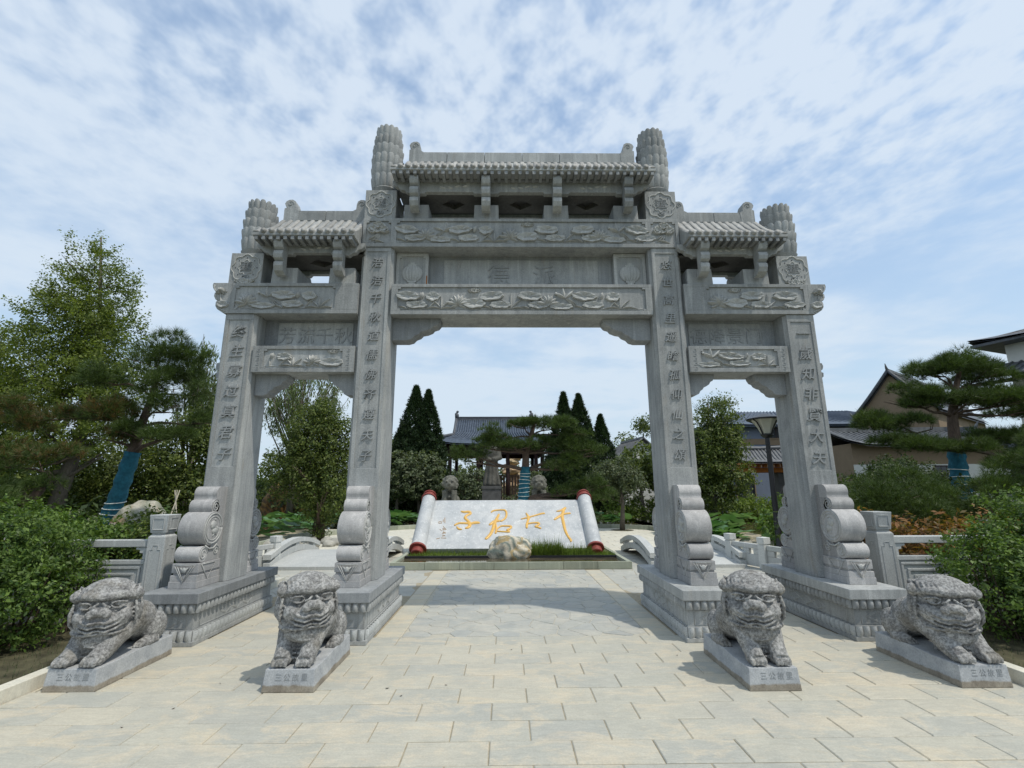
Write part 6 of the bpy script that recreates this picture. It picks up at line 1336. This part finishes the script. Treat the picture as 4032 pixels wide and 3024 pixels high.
def pent(name, label, loc, rz, w, d, h, hr, wall, roofm, base=None, wins=(), nrow=26, low=None, doors=()):
    """long low wing: wall with a tiled lean-to roof along the front"""
    t = thing(name, label, 'house', loc, rz); m = MB(); m.box(-w/2, w/2, 0, d, 0, h+.1); m.build('wall', wall, t)
    if base: m = MB(); m.box(-w/2-.02, w/2+.02, -.04, -.002, 0, base); m.build('white_lower_wall', WALLW, t)
    for s in (1, -1):
        def P(a, b, s=s): return (-w/2-.3+(w+.6)*a, (d/2)-s*(d/2+.55)*(1-b), h+hr*b**1.1+.18*abs(a*2-1)**8)
        tile_roof(t, 'roof', P, nrow, roofm, .05)
    m = MB(); m.box(-w/2-.25, w/2+.25, d/2-.09, d/2+.09, h+hr, h+hr+.2)
    for s in (-1, 1): m.tube([(s*(w/2+.2), d/2, h+hr+.1), (s*(w/2+.42), d/2, h+hr+.2), (s*(w/2+.6), d/2, h+hr+.48)], [.1, .07, .02], 6)
    m.build('ridge', LTILE, t)
    for (x, z, ww, hh) in wins:
        m = MB(); m.box(x-ww/2-.05, x+ww/2+.05, -.09, -.045, z-.05, z+hh+.05); f = m.build('window', WOODB, t)
        for i in range(4): m = MB(); m.box(x-ww/2+ww*i/4+.012, x-ww/2+ww*(i+1)/4-.012, -.10, -.091, z, z+hh); m.build('pane', GLASS, f)
    return t
pent('low_tan_wing', 'low tan and white wing with a grey tiled roof behind the right pines', (17.9, 20.2, 0), R_(-4), 6.2, 3.2, 3.35, .75, TAN, LTILE, 2.55, ((-2.2, 1.75, .5, .5), (-.9, 1.75, .5, .5), (.55, 1.55, .9, .9)), 30)
pent('entrance_wing', 'dark low entrance wing with grey tiled canopy at the right edge', (24.2, 20.5, 0), R_(-6), 5.6, 3.4, 2.9, .9, plain('grey_wall', (.16, .17, .18), .8, .2, 4), DTILE, None, ((-1.8, .2, 1.3, 2.1), (.6, .4, 1.4, 1.8)), 26)
# gatehouse with orange bracketed eaves
gt = thing('gatehouse', 'small gatehouse with orange timber brackets and grey tiled roof seen beside the lamp post', 'gatehouse', (14.6, 27.5, 0), R_(-10))
def P(a, b): return (-1.7+3.4*a, -1.3+1.3*b, 3.0+.75*b**1.2+.30*abs(a*2-1)**5*(1-b*.6))
tile_roof(gt, 'roof', P, 18, LTILE, .05)
tile_roof(gt, 'roof', lambda a, b: (-1.7+3.4*a, 1.3-1.3*b, 3.0+.75*b**1.2+.30*abs(a*2-1)**5*(1-b*.6)), 18, LTILE, .05)
m = MB(); m.tube([(-1.8, 0, 4.12), (-1.2, 0, 3.86), (0, 0, 3.82), (1.2, 0, 3.86), (1.8, 0, 4.12)], [.08, .11, .11, .11, .08], 8); m.build('ridge', LTILE, gt, True)
for i in range(9): m = MB(); m.box(-1.4+i*.33, -1.28+i*.33, -1.0, -.3, 2.86-.0, 2.97); m.box(-1.43+i*.33, -1.25+i*.33, -.75, -.4, 2.72, 2.85); m.build('orange_bracket', ORANGE, gt)
m = MB(); m.box(-1.5, 1.5, -.5, .5, 2.45, 2.71); m.box(-1.5, -1.3, -.6, -.4, 2.1, 2.45); m.box(1.3, 1.5, -.6, -.4, 2.1, 2.45); m.build('orange_beam', ORANGE, gt)
for x in (-1.0, 1.0): m = MB(); m.box(x-.28, x+.28, -.35, .35, 0, 2.45); m.build('pier', plain('dark_pier', (.1, .1, .1), .8, .2, 4), gt)
wl = thing('garden_wall', 'white garden wall with dark tile coping left of the gatehouse', 'wall', (10.6, 28.2, 0)); m = MB(); m.box(-3.2, 2.6, -.12, .12, 0, 2.35); m.build('wall_face', WALLW, wl)
m = MB(); m.prism([(-.25, 2.35), (.25, 2.35), (0, 2.55)], -3.25, 2.65, 'x'); m.build('coping', DTILE, wl)
gable_house('far_white_house', 'far white house with a grey gable just left of the inner right pillar', (13.4, 47, 0), R_(8), 4.0, 5, 4.6, 1.8, WALLW, LTILE, 12, .35, wins=((-1.0, 2.9, .7, 1.0), (.6, 2.9, .7, 1.0), (-.6, .8, .9, .9)))
pent('far_grey_roofed_house', 'far low house with a plain grey roof right of the junipers', (10.6, 49, 0), 0, 5.2, 4, 4.3, 1.2, WALLW, LTILE, None, ((-1.2, 1.8, .8, .8),), 16)
# lamps
def street_lamp(label, loc, h=3.5, s=1.0):
    t = thing('street_lamp', label, 'street lamp', loc); m = MB(); m.lathe([(.14*s, 0), (.12*s, .1), (.09*s, .14), (.075*s, h*.35), (.062*s, h-.55*s), (.10*s, h-.54*s), (.17*s, h-.47*s), (.17*s, h-.44*s)], 14); m.build('pole', BLACK, t, True, sharp=40)
    m = MB(); m.lathe([(.15*s, h-.44*s), (.22*s, h-.27*s), (.34*s, h-.09*s), (.40*s, h-.02*s)], 8); m.build('glass_shade', LAMPG, t)
    m = MB(); m.lathe([(.50*s, h-.035*s), (.51*s, h-.0), (.12*s, h+.13*s), (.0, h+.16*s)], 16); m.build('cap', BLACK, t, True, sharp=40)
    for q in range(4):
        a = q*PI/2+.4; m = MB(); m.tube([(r*s*math.cos(a), r*s*math.sin(a), h+z*s) for r, z in ((.16, -.45), (.235, -.28), (.36, -.10), (.53, -.02))], .02*s, 6); m.build('arm', BLACK, t)
    return t
street_lamp('black street lamp with a cream flared lantern seen in the right opening', (7.15, 13, 0), 3.46, .95)
street_lamp('short dark lamp post below the tree in the right opening', (10.4, 23.6, 0), 2.3, .5)
for i in range(5):
    rock('bank_stone', 'flat pale boulder by the right pond, '+['nearest the balustrade', 'second from the balustrade', 'middle one of the row', 'second from the far end', 'farthest from the balustrade'][i], 'stone', (5.7+.28*i*(1-.3*(i % 2)), 13.3+.22*i, .07), (.22, .18, .12), GREYROCK, i+40, 3, .18, .5, i, 'flat pale boulders by the right pond')

g = random.Random(12)
for i in range(16):
    x, y = g.uniform(-3.5, 4), g.uniform(2.9, 6.6)
    if any(abs(x-q) < .5 and 4.1 < y < 5.5 for q in (-3.55, -1.76, 2.18, 3.93)) or y > 5.4 and abs(abs(x-.23)-1.99) < .4: continue
    m = MB(); s_ = g.uniform(.009, .018); m.add([(-s_, 0, .004), (0, -s_*.45, .0015), (s_, 0, .005), (0, s_*.45, .002)], [(0, 1, 2, 3)]); o = m.build('fallen_leaf', BARK, loc=(x, y, .001)); o.rotation_euler = (0, 0, g.uniform(0, 6))
    tag(o, 'tiny dry brown leaf lying on the plaza paving', 'leaf', 'dry leaves scattered over the paving')
